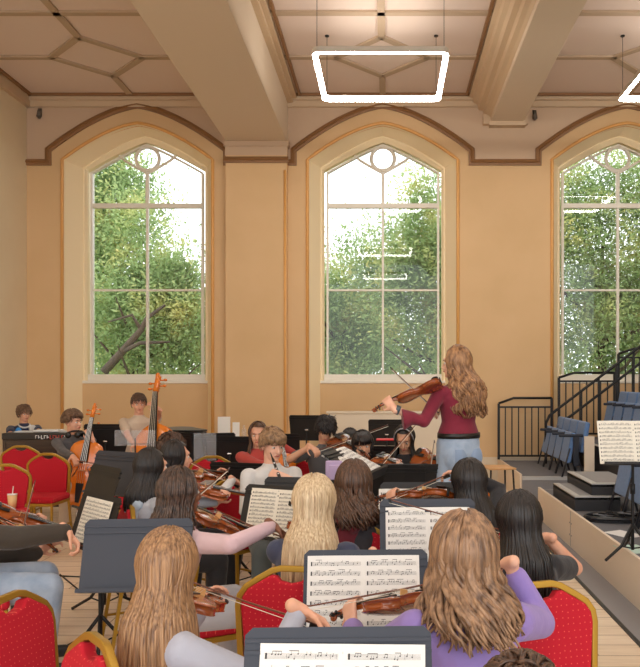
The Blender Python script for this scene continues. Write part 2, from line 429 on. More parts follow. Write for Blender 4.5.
# two loose steps
for (x0, x1, y0, y1, z0, z1, lb) in ((1.93, 2.4, 7.95, 9.0, .346, .485, 'lower grey step with a pale edge beside the platform fascia'), (2.13, 2.62, 8.05, 9.15, .486, .605, 'upper grey step with a pale edge behind the lower one')):
    t = empty('platform_step', (x0, y0, z0)); tag(t, lb, 'step')
    m = MB(); m.box((x0, y0, z0), (x1, y1, z1)); W(m, 'block', dark_deck, t)
    m = MB(); m.box((x0, y0, z1-.02), (x1, y0+.08, z1+.012)); m.box((x0, y0+.08, z1-.02), (x0+.07, y1, z1+.012)); W(m, 'nosing', nose_m, t)
    m = MB(); m.box((x0+.07, y0+.08, z1), (x1, y1, z1+.008)); W(m, 'tread', mat('step_tread', srgb(150,150,152), .9), t)
# railings
def railing(x0, x1, z0, y, zb, zh, n, lb):
    t = empty('guard_railing', (x0, y, z0)); tag(t, lb, 'railing', None)
    tb = lambda nm, a, c, w: W(MB().beam(a, c, w, w, (0,1,0.01)), nm, black_m, t)
    tb('post', (x0, y, z0), (x0, y, zb+.03), .038); tb('post', (x1, y, z0), (x1, y, zh), .038)
    tb('rail', (x0, y, zb-.03), (x1, y, zb-.03), .03); tb('rail', (x0, y, z0+.06), (x1, y, z0+.06), .03)
    m = MB(); m.tube([(x0, y, zb+.03), (x0+.28*(x1-x0), y, zh), (x1, y, zh)], .02, 8); W(m, 'handrail', black_m, t, smooth=True)
    for i in range(1, n): x = x0+(x1-x0)*i/n; tb('baluster', (x, y, z0+.06), (x, y, zb-.03), .018)
railing(1.84, 2.72, .38, 12.8, 1.28, 1.40, 8, 'low black railing in front of bare wall at the near end of the tiers')
railing(2.83, 3.75, .75, 12.75, 1.71, 1.82, 8, 'black railing crossing the lower part of the right window')
railing(3.80, 4.72, 1.15, 12.7, 2.10, 2.22, 8, 'highest black railing at the right edge of the picture')
t = empty('stair_handrail', (2.45, 11.9, .345)); tag(t, 'sloping black double stair handrail rising to the right between the railings', 'handrail')
yy = 12.35
for dz, x0 in ((0, 2.53), (-.22, 2.74)):
    m = MB(); m.tube([(x0, yy, .36), (x0, yy, 1.0+.0+dz*.2), (x0+.06, yy, 1.13+dz*.4), (x0+.2, yy, 1.24+dz*.5)] + [(x0+.2+.25*k, yy, 1.24+dz*.5+.19*k) for k in range(1, 9)], .022, 8); W(m, 'handrail', black_m, t, smooth=True)
for k in range(6):
    x = 3.1+.28*k; zt = 1.24+.19*(x-2.73)/.25
    z0 = .75 if x < 3.97 else 1.15
    W(MB().beam((x, yy, z0), (x, yy, zt), .03, .03), 'post', black_m, t)
# blue folding seats
blue_m = mat('blue_seat_fabric', srgb(96,130,178), .85, noise=((30,30,30), srgb(84,118,168), .35, .7), sheen=.3, bump=(300,.3,.002))
navy_m = mat('seat_arm_dark', srgb(30,36,50), .6); chrome_m = mat('chrome', (.7,.7,.72), .25, 1)
def theatre_seat():                                # faces -X, stands at its origin
    t = empty('folding_seat')
    m = MB(); Mx = Matrix.Translation((.30, 0, .34)) @ Matrix.Rotation(R(10), 4, 'Y')
    m.box((0, -.215, 0), (.075, .215, .44), Mx); m.build('backrest', blue_m, t, bevel=.03, seg=3)
    m = MB(); Mx = Matrix.Translation((.10, 0, .20)) @ Matrix.Rotation(R(11), 4, 'Y')
    m.box((0, -.205, 0), (.07, .205, .43), Mx); m.build('seat', blue_m, t, bevel=.02, seg=3)
    m = MB(); m.box((.0, -.245, .56), (.34, -.205, .60)); m.box((.2, -.24, .15), (.28, -.21, .57)); m.build('armrest', navy_m, t, bevel=.012)
    for s in (-.1, .1):
      for q in (-.2, .2):
        m = MB(); m.tube([(.20+s*.4, q, .40), (.20+s*1.5, q, 0)], .013, 6); m.build('leg', mat('dark_leg_metal', srgb(70,70,76), .4, .6), t, smooth=True)
    return t
s0 = theatre_seat(); first = True
for (x, ys, z, place) in ((2.38, [10.95+.44*k for k in range(4)], .345, 'lower row beside the low railing'), (3.32, [10.7+.46*k for k in range(4)], .75, 'upper row above the open score'), (2.22, [7.72-.46*k for k in range(4)], .345, 'near row behind the open score')):
    for k, y in enumerate(ys):
        o = s0 if first else copy_tree(s0); first = False
        o.location = (x, y, z)
        ordw = ['first', 'second', 'third', 'fourth'][k]
        cnt = 'from the near end' if ys[0] < ys[-1] else 'from the steps'
        tag(o, 'blue folding seat, %s %s, %s' % (ordw, cnt, place), 'folding seat', 'blue folding seats')
m = MB(); m.box((2.72, 10.66, .345), (2.86, 10.69, .92)); o = m.build('row_end_panel', side_m, bevel=.004); tag(o, 'pale wooden end panel at the near end of the lower blue seat row', 'end panel')
# clutter on the platform
def blob(name, loc, lb, cat):
    t = empty(name, loc); tag(t, lb, cat); return t
t = blob('cable_tray', (2.20, 7.42, .345), 'black oval tray of coiled cables lying on the platform near the steps', 'cable tray')
m = MB(); rr = [(.30*math.cos(a*math.pi/12), .17*math.sin(a*math.pi/12)) for a in range(24)]; m.prism(rr, .001, .02); m.tube([(x, y, .04) for x, y in rr], .02, 6, closed=True); m.build('tray', mat('tray_black', srgb(40,40,44), .35), t, smooth=False)
random.seed(3)
for k in range(5):
    m = MB(); cx, cy, r_ = random.uniform(-.15,.15), random.uniform(-.05,.05), random.uniform(.05,.1)
    m.tube([(cx+r_*math.cos(a*.5), cy+r_*.8*math.sin(a*.5), .035+.02*k*.5+.006*math.sin(a)) for a in range(26)], .008, 6); m.build('cable', black_m if k % 2 else mat('cable_grey', srgb(120,120,124), .5), t, smooth=True)
paper_m = mat('white_paper', srgb(238,236,232), .8)
for (px, py, rz, lb, mt) in ((624, 534, .5, 'loose white paper lying on the platform beside the fascia', paper_m), (634, 549, .2, 'pale green paper lying on the platform at the right edge', mat('pale_green_paper', srgb(196,222,210), .8))):
    d = 1.352*FPX/(py-CY); m = MB(); m.box((-.105,-.15,0),(.105,.15,.002)); o = m.build('paper_sheet', mt); o.location = ((px-CX)*d/FPX, d, .347); o.rotation_euler.z = rz; tag(o, lb, 'paper')
# ================================================================== furniture and instruments
red_m = bpy.data.materials.new('red_dotted_fabric'); red_m.use_nodes = True
nt = red_m.node_tree; b = nt.nodes['Principled BSDF']; b.inputs['Roughness'].default_value = .85; b.inputs['Sheen Weight'].default_value = .0
tc = nt.nodes.new('ShaderNodeTexCoord'); vo = nt.nodes.new('ShaderNodeTexVoronoi'); vo.inputs['Scale'].default_value = 42; vo.inputs['Randomness'].default_value = .25
rp = nt.nodes.new('ShaderNodeValToRGB'); e = rp.color_ramp.elements; e[0].position = .05; e[0].color = (*srgb(226,90,80), 1); e[1].position = .13; e[1].color = (*srgb(184,4,34), 1)
nt.links.new(tc.outputs['Object'], vo.inputs['Vector']); nt.links.new(vo.outputs['Distance'], rp.inputs[0]); nt.links.new(rp.outputs[0], b.inputs['Base Color'])
def red_mat(name, keep):
    m_ = red_m.copy(); m_.name = name; t_ = m_.node_tree; v_ = [n for n in t_.nodes if n.type == 'TEX_VORONOI'][0]; c_ = [n for n in t_.nodes if n.type == 'TEX_COORD'][0]
    s_ = t_.nodes.new('ShaderNodeSeparateXYZ'); k_ = t_.nodes.new('ShaderNodeCombineXYZ'); v_.voronoi_dimensions = '2D'
    t_.links.new(c_.outputs['Object'], s_.inputs[0]); t_.links.new(s_.outputs['X'], k_.inputs[0]); t_.links.new(s_.outputs[keep], k_.inputs[1]); t_.links.new(k_.outputs[0], v_.inputs['Vector'])
    return m_
red_back = red_mat('red_dotted_back', 'Z'); red_seat = red_mat('red_dotted_seat', 'Y')
gold_m = mat('gold_painted_frame', srgb(176,136,48), .38, .55)
def back_outline(w0, w1, h, ins=0.0):
    # half outline: narrow at the seat, splayed upward, clipped shoulders rising to a flat crown
    pts = [(-w0+ins, 0+ins*.3), (-w1+ins, h*.70), (-w1+.005+ins, h-.115), (-w1+.03+ins*.8, h-.078-ins*.4), (-w1+.075+ins*.4, h-.048-ins*.8), (-.085, h-.010-ins), (-.050, h-ins)]
    return pts + [(-x, z) for x, z in reversed(pts)]
def banquet_chair():                               # faces +Y, stands at its origin
    t = empty('banquet_chair')
    m = MB(); m.box((-.215, -.20, .435), (.215, .215, .505)); m.build('seat', red_seat, t, bevel=.028, seg=3)
    Mb = Matrix.Translation((0, -.205, .40)) @ Matrix.Rotation(R(-9), 4, 'X') @ Matrix.Rotation(R(90), 4, 'X')   # xy -> back plane
    o = back_outline(.185, .225, .52)
    m = MB(); m.tube([Mb @ V((x, z, 0)) for x, z in o], .0185, 4); m.build('back_frame', gold_m, t, bevel=.004)
    q = back_outline(.185, .225, .52, .016); q = [p for p in q if abs(p[0]) > .08]
    h = len(q)//2; dip = [(-.062, .492), (-.045, .472), (0, .462), (.045, .472), (.062, .492)]
    poly = [(q[0][0], .10)] + q[1:h] + dip + q[h:-1] + [(q[-1][0], .10)]
    m = MB(); m.prism(poly, -.022, .028, Mb); m.build('backrest', red_back, t, bevel=.012, seg=3, angle=50)
    Rr = lambda x, y, z: V((x, y, z))
    for s in (-1, 1):
        m = MB(); m.tube([(s*.195, .19, .44), (s*.20, .205, 0.0)], .0145, 4); m.build('leg', gold_m, t)
        m = MB(); m.tube([(s*.187, -.20, .44), (s*.20, -.27, 0.0)], .0145, 4); m.build('leg', gold_m, t)
        m = MB(); m.tube([(s*.198, .197, .17), (s*.198, -.24, .17)], .010, 4); m.build('stretcher', gold_m, t)
    m = MB(); m.box((-.205, -.205, .41), (.205, -.18, .437)); m.box((-.205, .18, .41), (.205, .205, .437)); m.box((-.205, -.2, .41), (-.18, .2, .437)); m.box((.18, -.2, .41), (.205, .2, .437)); m.build('seat_frame', gold_m, t)
    return t
CH = banquet_chair(); CHN = [0]
def chair(x, y, az, lb, group='red banquet chairs set out for the players'):
    o = CH if CHN[0] == 0 else copy_tree(CH); CHN[0] += 1
    o.location = (x, y, 0); o.rotation_euler = (0, 0, -R(az)); tag(o, lb, 'chair', group); return o

stand_dark = mat('black_stand_metal', srgb(34,33,34), .5, .25)
def music_stand(kind, tilt=72):                             # desk faces -Y (towards a player standing at -Y), origin on the floor
    mt = stand_dark if kind == 'black' else bluegrey_m
    t = empty('music_stand')
    Md = Matrix.Translation((0, 0, .90)) @ Matrix.Rotation(R(tilt), 4, 'X')    # xy plane = desk, y up the desk
    m = MB(); w, h, r = .25, .17, .02
    pl = [(-w, -h), (w, -h), (w, h-r), (w-r, h), (-w+r, h), (-w, h-r)]
    m.prism(pl, -.002, .002, Md)
    for z in (.135, .105, ): m.box((-w, z-.005, -.008), (w, z+.005, -.002), Md); m.box((-w, z-.005, .002), (w, z+.005, .009), Md)
    m.build('desk', mt, t)
    m = MB(); m.box((-w, -h-.003, -.002), (w, -h+.001, .055), Md); m.box((-w, -h, .052), (w, -h+.015, .055), Md); m.build('ledge', mt, t)
    m = MB(); m.tube([(0, .012, .86), (0, .03, .80), (0, .035, .30), (0, .035, .06)], [.009,.011,.013,.013], 8); m.build('pole', stand_dark, t, smooth=True)
    m = MB(); m.tube([(0,.035,.50),(0,.035,.58)], .019, 10); m.build('collar', stand_dark, t, smooth=True)
    m = MB(); m.tube([(-.022,.018,.875),(.022,.018,.875)], .009, 8); m.build('bracket', chrome_m, t)
    for k in range(3):
        a = R(90+120*k); c, s = math.cos(a), math.sin(a)
        m = MB(); m.tube([(0, .035, .26), (c*.12, .035+s*.12, .10), (c*.28, .035+s*.28, .008)], [.012,.012,.011], 6); m.tube([(c*.12, .035+s*.12, .10), (0,.035,.07)], .006, 5); m.build('leg', stand_dark, t, smooth=True)
    return t
ST = {'black': [music_stand('black'), 0], 'slate': [music_stand('slate'), 0], 'flat': [music_stand('black', 26), 0]}
def stand(x, y, az, ztop, lb, kind='black', tilt=0):
    # az: the way the music faces, degrees clockwise from +Y; ztop sets the height the pole is drawn out to
    o = ST[kind][0] if ST[kind][1] == 0 else copy_tree(ST[kind][0]); ST[kind][1] += 1
    o.location = (x, y, 0); o.rotation_euler = (0, 0, -R(az-180)); o.scale = (1, 1, ztop/(1.062 if kind != 'flat' else .975))
    tag(o, lb, 'music stand', 'music stands among the players'); return o

ink_m = mat('printed_ink', srgb(60,58,60), .8); cream_paper = mat('cream_music_paper', srgb(232,226,212), .8)
def score_mesh(w, h, pages, staves, seed, fold=.012):
    random.seed(seed); m = MB(); pw = w/pages
    for p in range(pages):
        x0 = -w/2+p*pw; n = 6; rows = []
        for z_ in (0, -.0012):
            rows.append([[V((x0+pw*i/n, y, .002+z_+fold*math.sin(math.pi*i/n)*.6)) for i in range(n+1)] for y in (-h/2, h/2)])
        vs = rows[0][0]+rows[0][1]; m.add(vs, [(i, i+1, n+2+i, n+1+i) for i in range(n)])
        zz = lambda x: .0026+fold*math.sin(math.pi*(x-x0)/pw)*.6
        def ink(xa, xb, ya, yb):
            m.add([(xa,ya,zz(xa)),(xb,ya,zz(xb)),(xb,yb,zz(xb)),(xa,yb,zz(xa))], [(0,1,2,3)], 1)
        gap = (h-.03)/staves
        for s_ in range(staves):
            yc = h/2-.02-gap*(s_+.35); ls = gap*.085
            k = 6
            for l in range(-2, 3):
                for q in range(k):
                    xa = x0+.012+(pw-.024)*q/k; xb = x0+.012+(pw-.024)*(q+1)/k
                    ink(xa, xb, yc+l*ls-.0003, yc+l*ls+.0003)
            x = x0+.03; ink(x0+.014, x0+.019, yc-ls*2.4, yc+ls*2.6)
            while x < x0+pw-.02:
                g_ = random.randint(1, 4); px_ = []
                for j in range(g_):
                    if x > x0+pw-.02: break
                    yy_ = yc+random.uniform(-2.2, 2.2)*ls; ink(x, x+.0036, yy_-ls*.5, yy_+ls*.5); up = ls*2.6
                    ink(x+.0030, x+.0038, yy_, yy_+up); px_.append((x+.003, yy_+up)); x += random.uniform(.006, .010)
                if len(px_) > 1: ym = max(q[1] for q in px_); ink(px_[0][0], px_[-1][0]+.001, ym-.0012, ym+.0006)
                x += random.uniform(.004, .012)
                if random.random() < .3: ink(x, x+.0006, yc-2*ls, yc+2*ls); x += .004
    return m
def sheet(st, lb, tilt=72, w=.42, h=.30, pages=2, staves=9, seed=1, dx=0, dy=0, rot=0, pm=None):
    # a sheet of music resting on a stand's desk: placed with the stand's own transform, but a thing of its own
    o = score_mesh(w, h, pages, staves, seed).build('sheet_music', [pm or paper_m, ink_m])
    Md = Matrix.Translation((0, 0, .90)) @ Matrix.Rotation(R(tilt), 4, 'X')
    Ms = Matrix.Translation(st.location) @ Matrix.Rotation(st.rotation_euler.z, 4, 'Z') @ Matrix.Diagonal((*st.scale, 1))
    M = Ms @ Md @ Matrix.Translation((dx, -.165+h/2+dy, .006)) @ Matrix.Rotation(rot, 4, 'Z')
    o.matrix_world = M; tag(o, lb, 'sheet music', 'sheet music on the stands'); return o

# ---- bowed string instruments: +Y from the tail to the scroll, +Z out of the front
varn = [mat('violin_varnish', srgb(168,84,30), .22, noise=((14,3,14), srgb(120,52,18), .3, .75), coat=.6),
        mat('amber_varnish', srgb(232,132,40), .2, noise=((6,2,6), srgb(214,106,26), .3, .75), coat=.6),
        mat('dark_varnish', srgb(140,70,34), .22, noise=((14,3,14), srgb(92,42,20), .3, .75), coat=.6)]
ebony = mat('ebony', srgb(24,20,18), .35); string_m = mat('steel_string', (.75,.73,.7), .3, 1); maple = mat('maple_bridge', srgb(214,170,110), .5); horse = mat('bow_hair_white', srgb(232,224,206), .6)
OUT = [(0,.018),(.004,.05),(.02,.076),(.07,.098),(.14,.104),(.22,.103),(.29,.094),(.335,.086),(.365,.088),(.375,.084),(.40,.066),(.46,.056),(.52,.055),(.58,.060),(.625,.072),(.64,.079),(.66,.078),(.70,.080),(.78,.084),(.86,.082),(.93,.070),(.975,.046),(.995,.022),(1.0,.016)]
def instrument(kind):
    sc = {'violin': 1.0, 'viola': 1.14, 'cello': 2.1, 'double_bass': 2.85}[kind]; big = kind in ('cello', 'double_bass')
    t = empty(kind); L_ = .355*sc; vm = varn[0] if kind == 'violin' else (varn[1] if big else varn[2])
    half = [(w*sc, y*L_) for y, w in OUT]
    if kind == 'double_bass':                       # sloping shoulders
        half = [((w*(1-.45*max(0, (y/L_-.80)/.20)**1.3) if y/L_ > .80 else w), y) for (w, y) in half]
    dp = .030*sc*(1.25 if big else 1); ol = [(w, y) for w, y in half] + [(-w, y) for w, y in reversed(half)]
    cen = lambda k, z: [V((x*k, L_*.5+(y-L_*.5)*(1-(1-k)*.9), z)) for x, y in ol]
    m = MB(); s_ = sc
    m.loft([cen(.2, -dp-.010*s_), cen(.55, -dp-.008*s_), cen(.85, -dp-.004*s_), cen(1.0, -dp-.001*s_), cen(1.0, -dp+.002*s_), cen(.965, -dp+.002*s_), cen(.965, -.002*s_), cen(1.0, -.002*s_), cen(1.0, .001*s_), cen(.85, .006*s_), cen(.55, .012*s_), cen(.2, .014*s_)])
    m.build('body', vm, t, bevel=0, smooth=False).data.polygons.foreach_set('use_smooth', [True]*len(m.f))
    for s in (-1, 1):                               # f holes
        m = MB(); m.tube([(s*.028*s_, L_*.60, .0125*s_), (s*.022*s_, L_*.575, .0128*s_), (s*.032*s_, L_*.53, .0120*s_), (s*.040*s_, L_*.47, .0105*s_), (s*.052*s_, L_*.42, .0085*s_), (s*.054*s_, L_*.40, .0078*s_), (s*.046*s_, L_*.40, .009*s_)], [.003*s_,.0022*s_,.0018*s_,.0025*s_,.0018*s_,.0022*s_,.003*s_], 6, flat=1); m.build('sound_hole', ebony, t, smooth=True)
    nl = (.13 if not big else .125)*sc; ye = L_+nl
    m = MB(); m.loft([[V((-.010*s_,L_*.98,-.02*s_)),V((.010*s_,L_*.98,-.02*s_)),V((.011*s_,L_*.98,.012*s_)),V((-.011*s_,L_*.98,.012*s_))], [V((-.008*s_,L_*1.05,-.006*s_)),V((.008*s_,L_*1.05,-.006*s_)),V((.011*s_,L_*1.05,.013*s_)),V((-.011*s_,L_*1.05,.013*s_))], [V((-.008*s_,ye,-.008*s_)),V((.008*s_,ye,-.008*s_)),V((.0095*s_,ye,.006*s_)),V((-.0095*s_,ye,.006*s_))]]); m.build('neck', vm, t, bevel=.002*s_)
    m = MB(); m.loft([[V((-.021*s_,L_*.67,.024*s_)),V((.021*s_,L_*.67,.024*s_)),V((.015*s_,L_*.67,.031*s_)),V((-.015*s_,L_*.67,.031*s_))],[V((-.0115*s_,ye,.006*s_)),V((.0115*s_,ye,.006*s_)),V((.009*s_,ye,.012*s_)),V((-.009*s_,ye,.012*s_))]]); m.build('fingerboard', ebony, t)
    m = MB(); m.loft([[V((-.010*s_,ye,-.008*s_)),V((.010*s_,ye,-.008*s_)),V((.010*s_,ye,.008*s_)),V((-.010*s_,ye,.008*s_))],[V((-.007*s_,ye+.065*s_,-.022*s_)),V((.007*s_,ye+.065*s_,-.022*s_)),V((.007*s_,ye+.065*s_,-.008*s_)),V((-.007*s_,ye+.065*s_,-.008*s_))]])
    sp = [(0, ye+.062*s_+.016*s_*(1-a/22)*math.sin(-a*.45+1.2), -.020*s_+.014*s_*(1-a/22)*math.cos(-a*.45+1.2)) for a in range(20)]
    m.tube(sp, [.0075*s_]*len(sp), 8); m.ell((0, ye+.062*s_, -.020*s_), (.013*s_, .009*s_, .009*s_), None, 10, 6); m.build('scroll', vm, t, smooth=True)
    for i, (s, y) in enumerate(((-1,.015),(1,.025),(-1,.038),(1,.050))):
        m = MB(); m.tube([(-s*.012*s_, ye+y*s_, -.006*s_-y*.2*s_), (s*.026*s_, ye+y*s_, -.006*s_-y*.2*s_)], .003*s_, 6); m.ell((s*.031*s_, ye+y*s_, -.006*s_-y*.2*s_), (.008*s_, .006*s_, .009*s_), None, 8, 6); m.build('peg', ebony if not big else vm, t, smooth=True)
    m = MB(); m.loft([[V((-.021*s_,L_*.53-.002*s_,.012*s_)),V((.021*s_,L_*.53-.002*s_,.012*s_)),V((.021*s_,L_*.53+.002*s_,.012*s_)),V((-.021*s_,L_*.53+.002*s_,.012*s_))],[V((-.018*s_,L_*.53-.001*s_,.040*s_)),V((.018*s_,L_*.53-.001*s_,.040*s_)),V((.018*s_,L_*.53+.001*s_,.040*s_)),V((-.018*s_,L_*.53+.001*s_,.040*s_))]]); m.build('bridge', maple, t)
    m = MB(); m.prism([(-.010*s_,L_*.05),(.010*s_,L_*.05),(.020*s_,L_*.34),(-.020*s_,L_*.34)], .020*s_, .026*s_); m.build('tailpiece', ebony, t, bevel=.002)
    if not big:
        m = MB(); m.ell((-.045*s_, .035*s_, .020*s_), (.036*s_, .028*s_, .008*s_), None, 14, 6); m.box((-.035*s_,-.004,-.03*s_),(-.02*s_,.004,.02*s_)); m.build('chin_rest', ebony, t, smooth=True)
    else:
        m = MB(); m.tube([(0, 0, -dp/2), (0, -.16*(sc/2.1), -dp/2)], [.008, .005], 8); m.build('endpin', chrome_m, t, smooth=True)
    for k in range(4):
        x = (-.0135+.009*k)*s_; m = MB(); m.tube([(x*1.1, L_*.34, .026*s_), (x*1.15, L_*.53, .0405*s_), (x*.55, ye, .0125*s_)], .0006*s_ if not big else .0022, 4); m.build('string', string_m, t)
    return t
INS = {}
def place_inst(kind, M, lb):
    if kind not in INS: INS[kind] = instrument(kind); o = INS[kind]
    else: o = copy_tree(INS[kind])
    o.matrix_world = M; tag(o, lb, {'double_bass': 'double bass'}.get(kind, kind), {'violin': 'violins and violas under the chin', 'viola': 'violins and violas under the chin'}.get(kind)); return o
BOW = [None]
def place_bow(frog, tip_dir, up, lb):
    if BOW[0] is None:
        t = empty('bow'); m = MB(); m.tube([(0,-.03,.010),(0,0,.010),(0,.35,.004),(0,.68,.008),(0,.70,.012)], [.0045,.0045,.0038,.0030,.003], 6); m.build('stick', mat('pernambuco', srgb(104,52,28), .3, coat=.4), t, smooth=True)
        m = MB(); m.box((-.0035,.0,-.008),(.0035,.70,-.0065)); m.build('bow_hair', horse, t)
        m = MB(); m.box((-.006,-.012,-.010),(.006,.035,.008)); m.build('frog', ebony, t, bevel=.002)
        m = MB(); m.loft([[V((-.003,.685,-.008)),V((.003,.685,-.008)),V((.003,.70,-.008)),V((-.003,.70,-.008))],[V((-.003,.695,.013)),V((.003,.695,.013)),V((.003,.71,.013)),V((-.003,.71,.013))]]); m.build('bow_tip', ebony, t)
        BOW[0] = t; o = t
    else: o = copy_tree(BOW[0])
    o.matrix_world = frame(frog, tip_dir, up); tag(o, lb, 'bow', 'bows in the players hands'); return o
# ================================================================== people
SK = {'fair': mat('fair_skin', srgb(226,172,144), .5, noise=((18,18,18), srgb(216,156,128), .35, .75)),
      'pale': mat('pale_skin', srgb(234,186,160), .5, noise=((18,18,18), srgb(226,170,144), .35, .75)),
      'warm': mat('warm_skin', srgb(220,168,138), .5, noise=((18,18,18), srgb(210,154,124), .35, .75)),
      'brown': mat('brown_skin', srgb(132,84,60), .5, noise=((18,18,18), srgb(116,72,52), .35, .75))}
for s_ in SK.values(): s_.node_tree.nodes['Principled BSDF'].inputs['Subsurface Weight'].default_value = .08; s_.node_tree.nodes['Principled BSDF'].inputs['Subsurface Radius'].default_value = (.02,.01,.005)
lip_m = mat('lips', srgb(186,100,90), .5); eyew = mat('eye_white', srgb(228,222,214), .3); eyed = mat('eye_dark', srgb(44,30,22), .3)
def hairm(name, a, b_, sc=(120,120,4), rough=.42):
    return mat(name, a, rough, noise=(sc, b_, .32, .68), spec=.5)
HR = {'light_brown': hairm('light_brown_hair', srgb(106,74,50), srgb(180,138,98)), 'blonde': hairm('blonde_hair', srgb(168,138,104), srgb(226,204,168)),
      'wavy_brown': hairm('wavy_brown_hair', srgb(96,70,52), srgb(172,134,102), (55,55,9)), 'dark_brown': hairm('dark_brown_hair', srgb(48,32,24), srgb(104,72,52)),
      'black': hairm('black_hair', srgb(16,13,14), srgb(42,34,32), rough=.42), 'golden': hairm('golden_hair', srgb(96,62,40), srgb(180,134,92), (45,45,14)),
      'sandy': hairm('sandy_hair', srgb(104,76,52), srgb(168,132,96), (40,40,40)), 'curly_brown': hairm('curly_brown_hair', srgb(74,52,38), srgb(140,108,82), (40,40,40)),
      'braid': hairm('braided_hair', srgb(34,24,22), srgb(96,72,58), (60,60,40))}
def cloth(name, c, c2=None, b=.5):
    return mat(name, c, .88, noise=((9,9,9), c2 or tuple(v*.9 for v in c), .3, .75), bump=(16,b,.012), sheen=.15)

def limb(m, p, q, r0, r1, flat=1.0): m.capsule(p, q, r0, r1, 14, flat=flat)
def hand(m, w, d, n, side, curl=.7, s=1.0, grip=0.0):
    # w wrist, d pointing along the hand, n out of the palm; side +1: thumb on the +x of (d x n)
    d = V(d).normalized(); n = V(n); n = (n - d*n.dot(d)).normalized(); x = d.cross(n)*side
    w = V(w); m.capsule(w - d*.03*s, w + d*.012*s, .024*s, .024*s, 10)
    for u in (-.026, -.009, .009, .026): m.capsule(w + d*.005*s + x*u*.6*s, w + d*.082*s + x*u*s, .0145*s, .0115*s, 8)
    ln = (.074, .082, .076, .060)
    for i, u in enumerate((.030, .010, -.010, -.030)):
        p = w + d*.084*s + x*u*s; a = curl*.55; seg = ln[i]*s
        for k, fr in enumerate((.45, .32, .23)):
            c, s2 = math.cos(a), math.sin(a); q = p + (d*c + n*s2 + x*u*1.6)*seg*fr
            m.capsule(p, q, (.0090-.0009*k)*s, (.0084-.0009*k)*s, 8); p = q; a += curl*.75
    p = w + d*.018*s + x*.026*s; q = p + (d*.5 + x*.75 + n*.35).normalized()*.040*s; m.capsule(p, q, .0125*s, .0105*s, 8)
    r = q + (d*.9 + x*.15 + n*.45*(1+curl*.3)).normalized()*.034*s; m.capsule(q, r, .0100*s, .0090*s, 8); m.capsule(r, r + (d*.9 - x*.2 + n*.5).normalized()*.024*s, .0090*s, .0078*s, 8)

def ik(sh, tg, a, b_, hint):
    d = tg - sh; L_ = d.length
    if L_ > (a+b_)*.995: tg = sh + d*((a+b_)*.995/L_); d = tg - sh; L_ = d.length
    if L_ < abs(a-b_)+.03: L_ = abs(a-b_)+.03
    dn = d.normalized(); x = (a*a - b_*b_ + L_*L_)/(2*L_); h = math.sqrt(max(a*a-x*x, 0)); hv = V(hint); hv = (hv - dn*hv.dot(dn)).normalized()
    return sh + dn*x + hv*h, tg

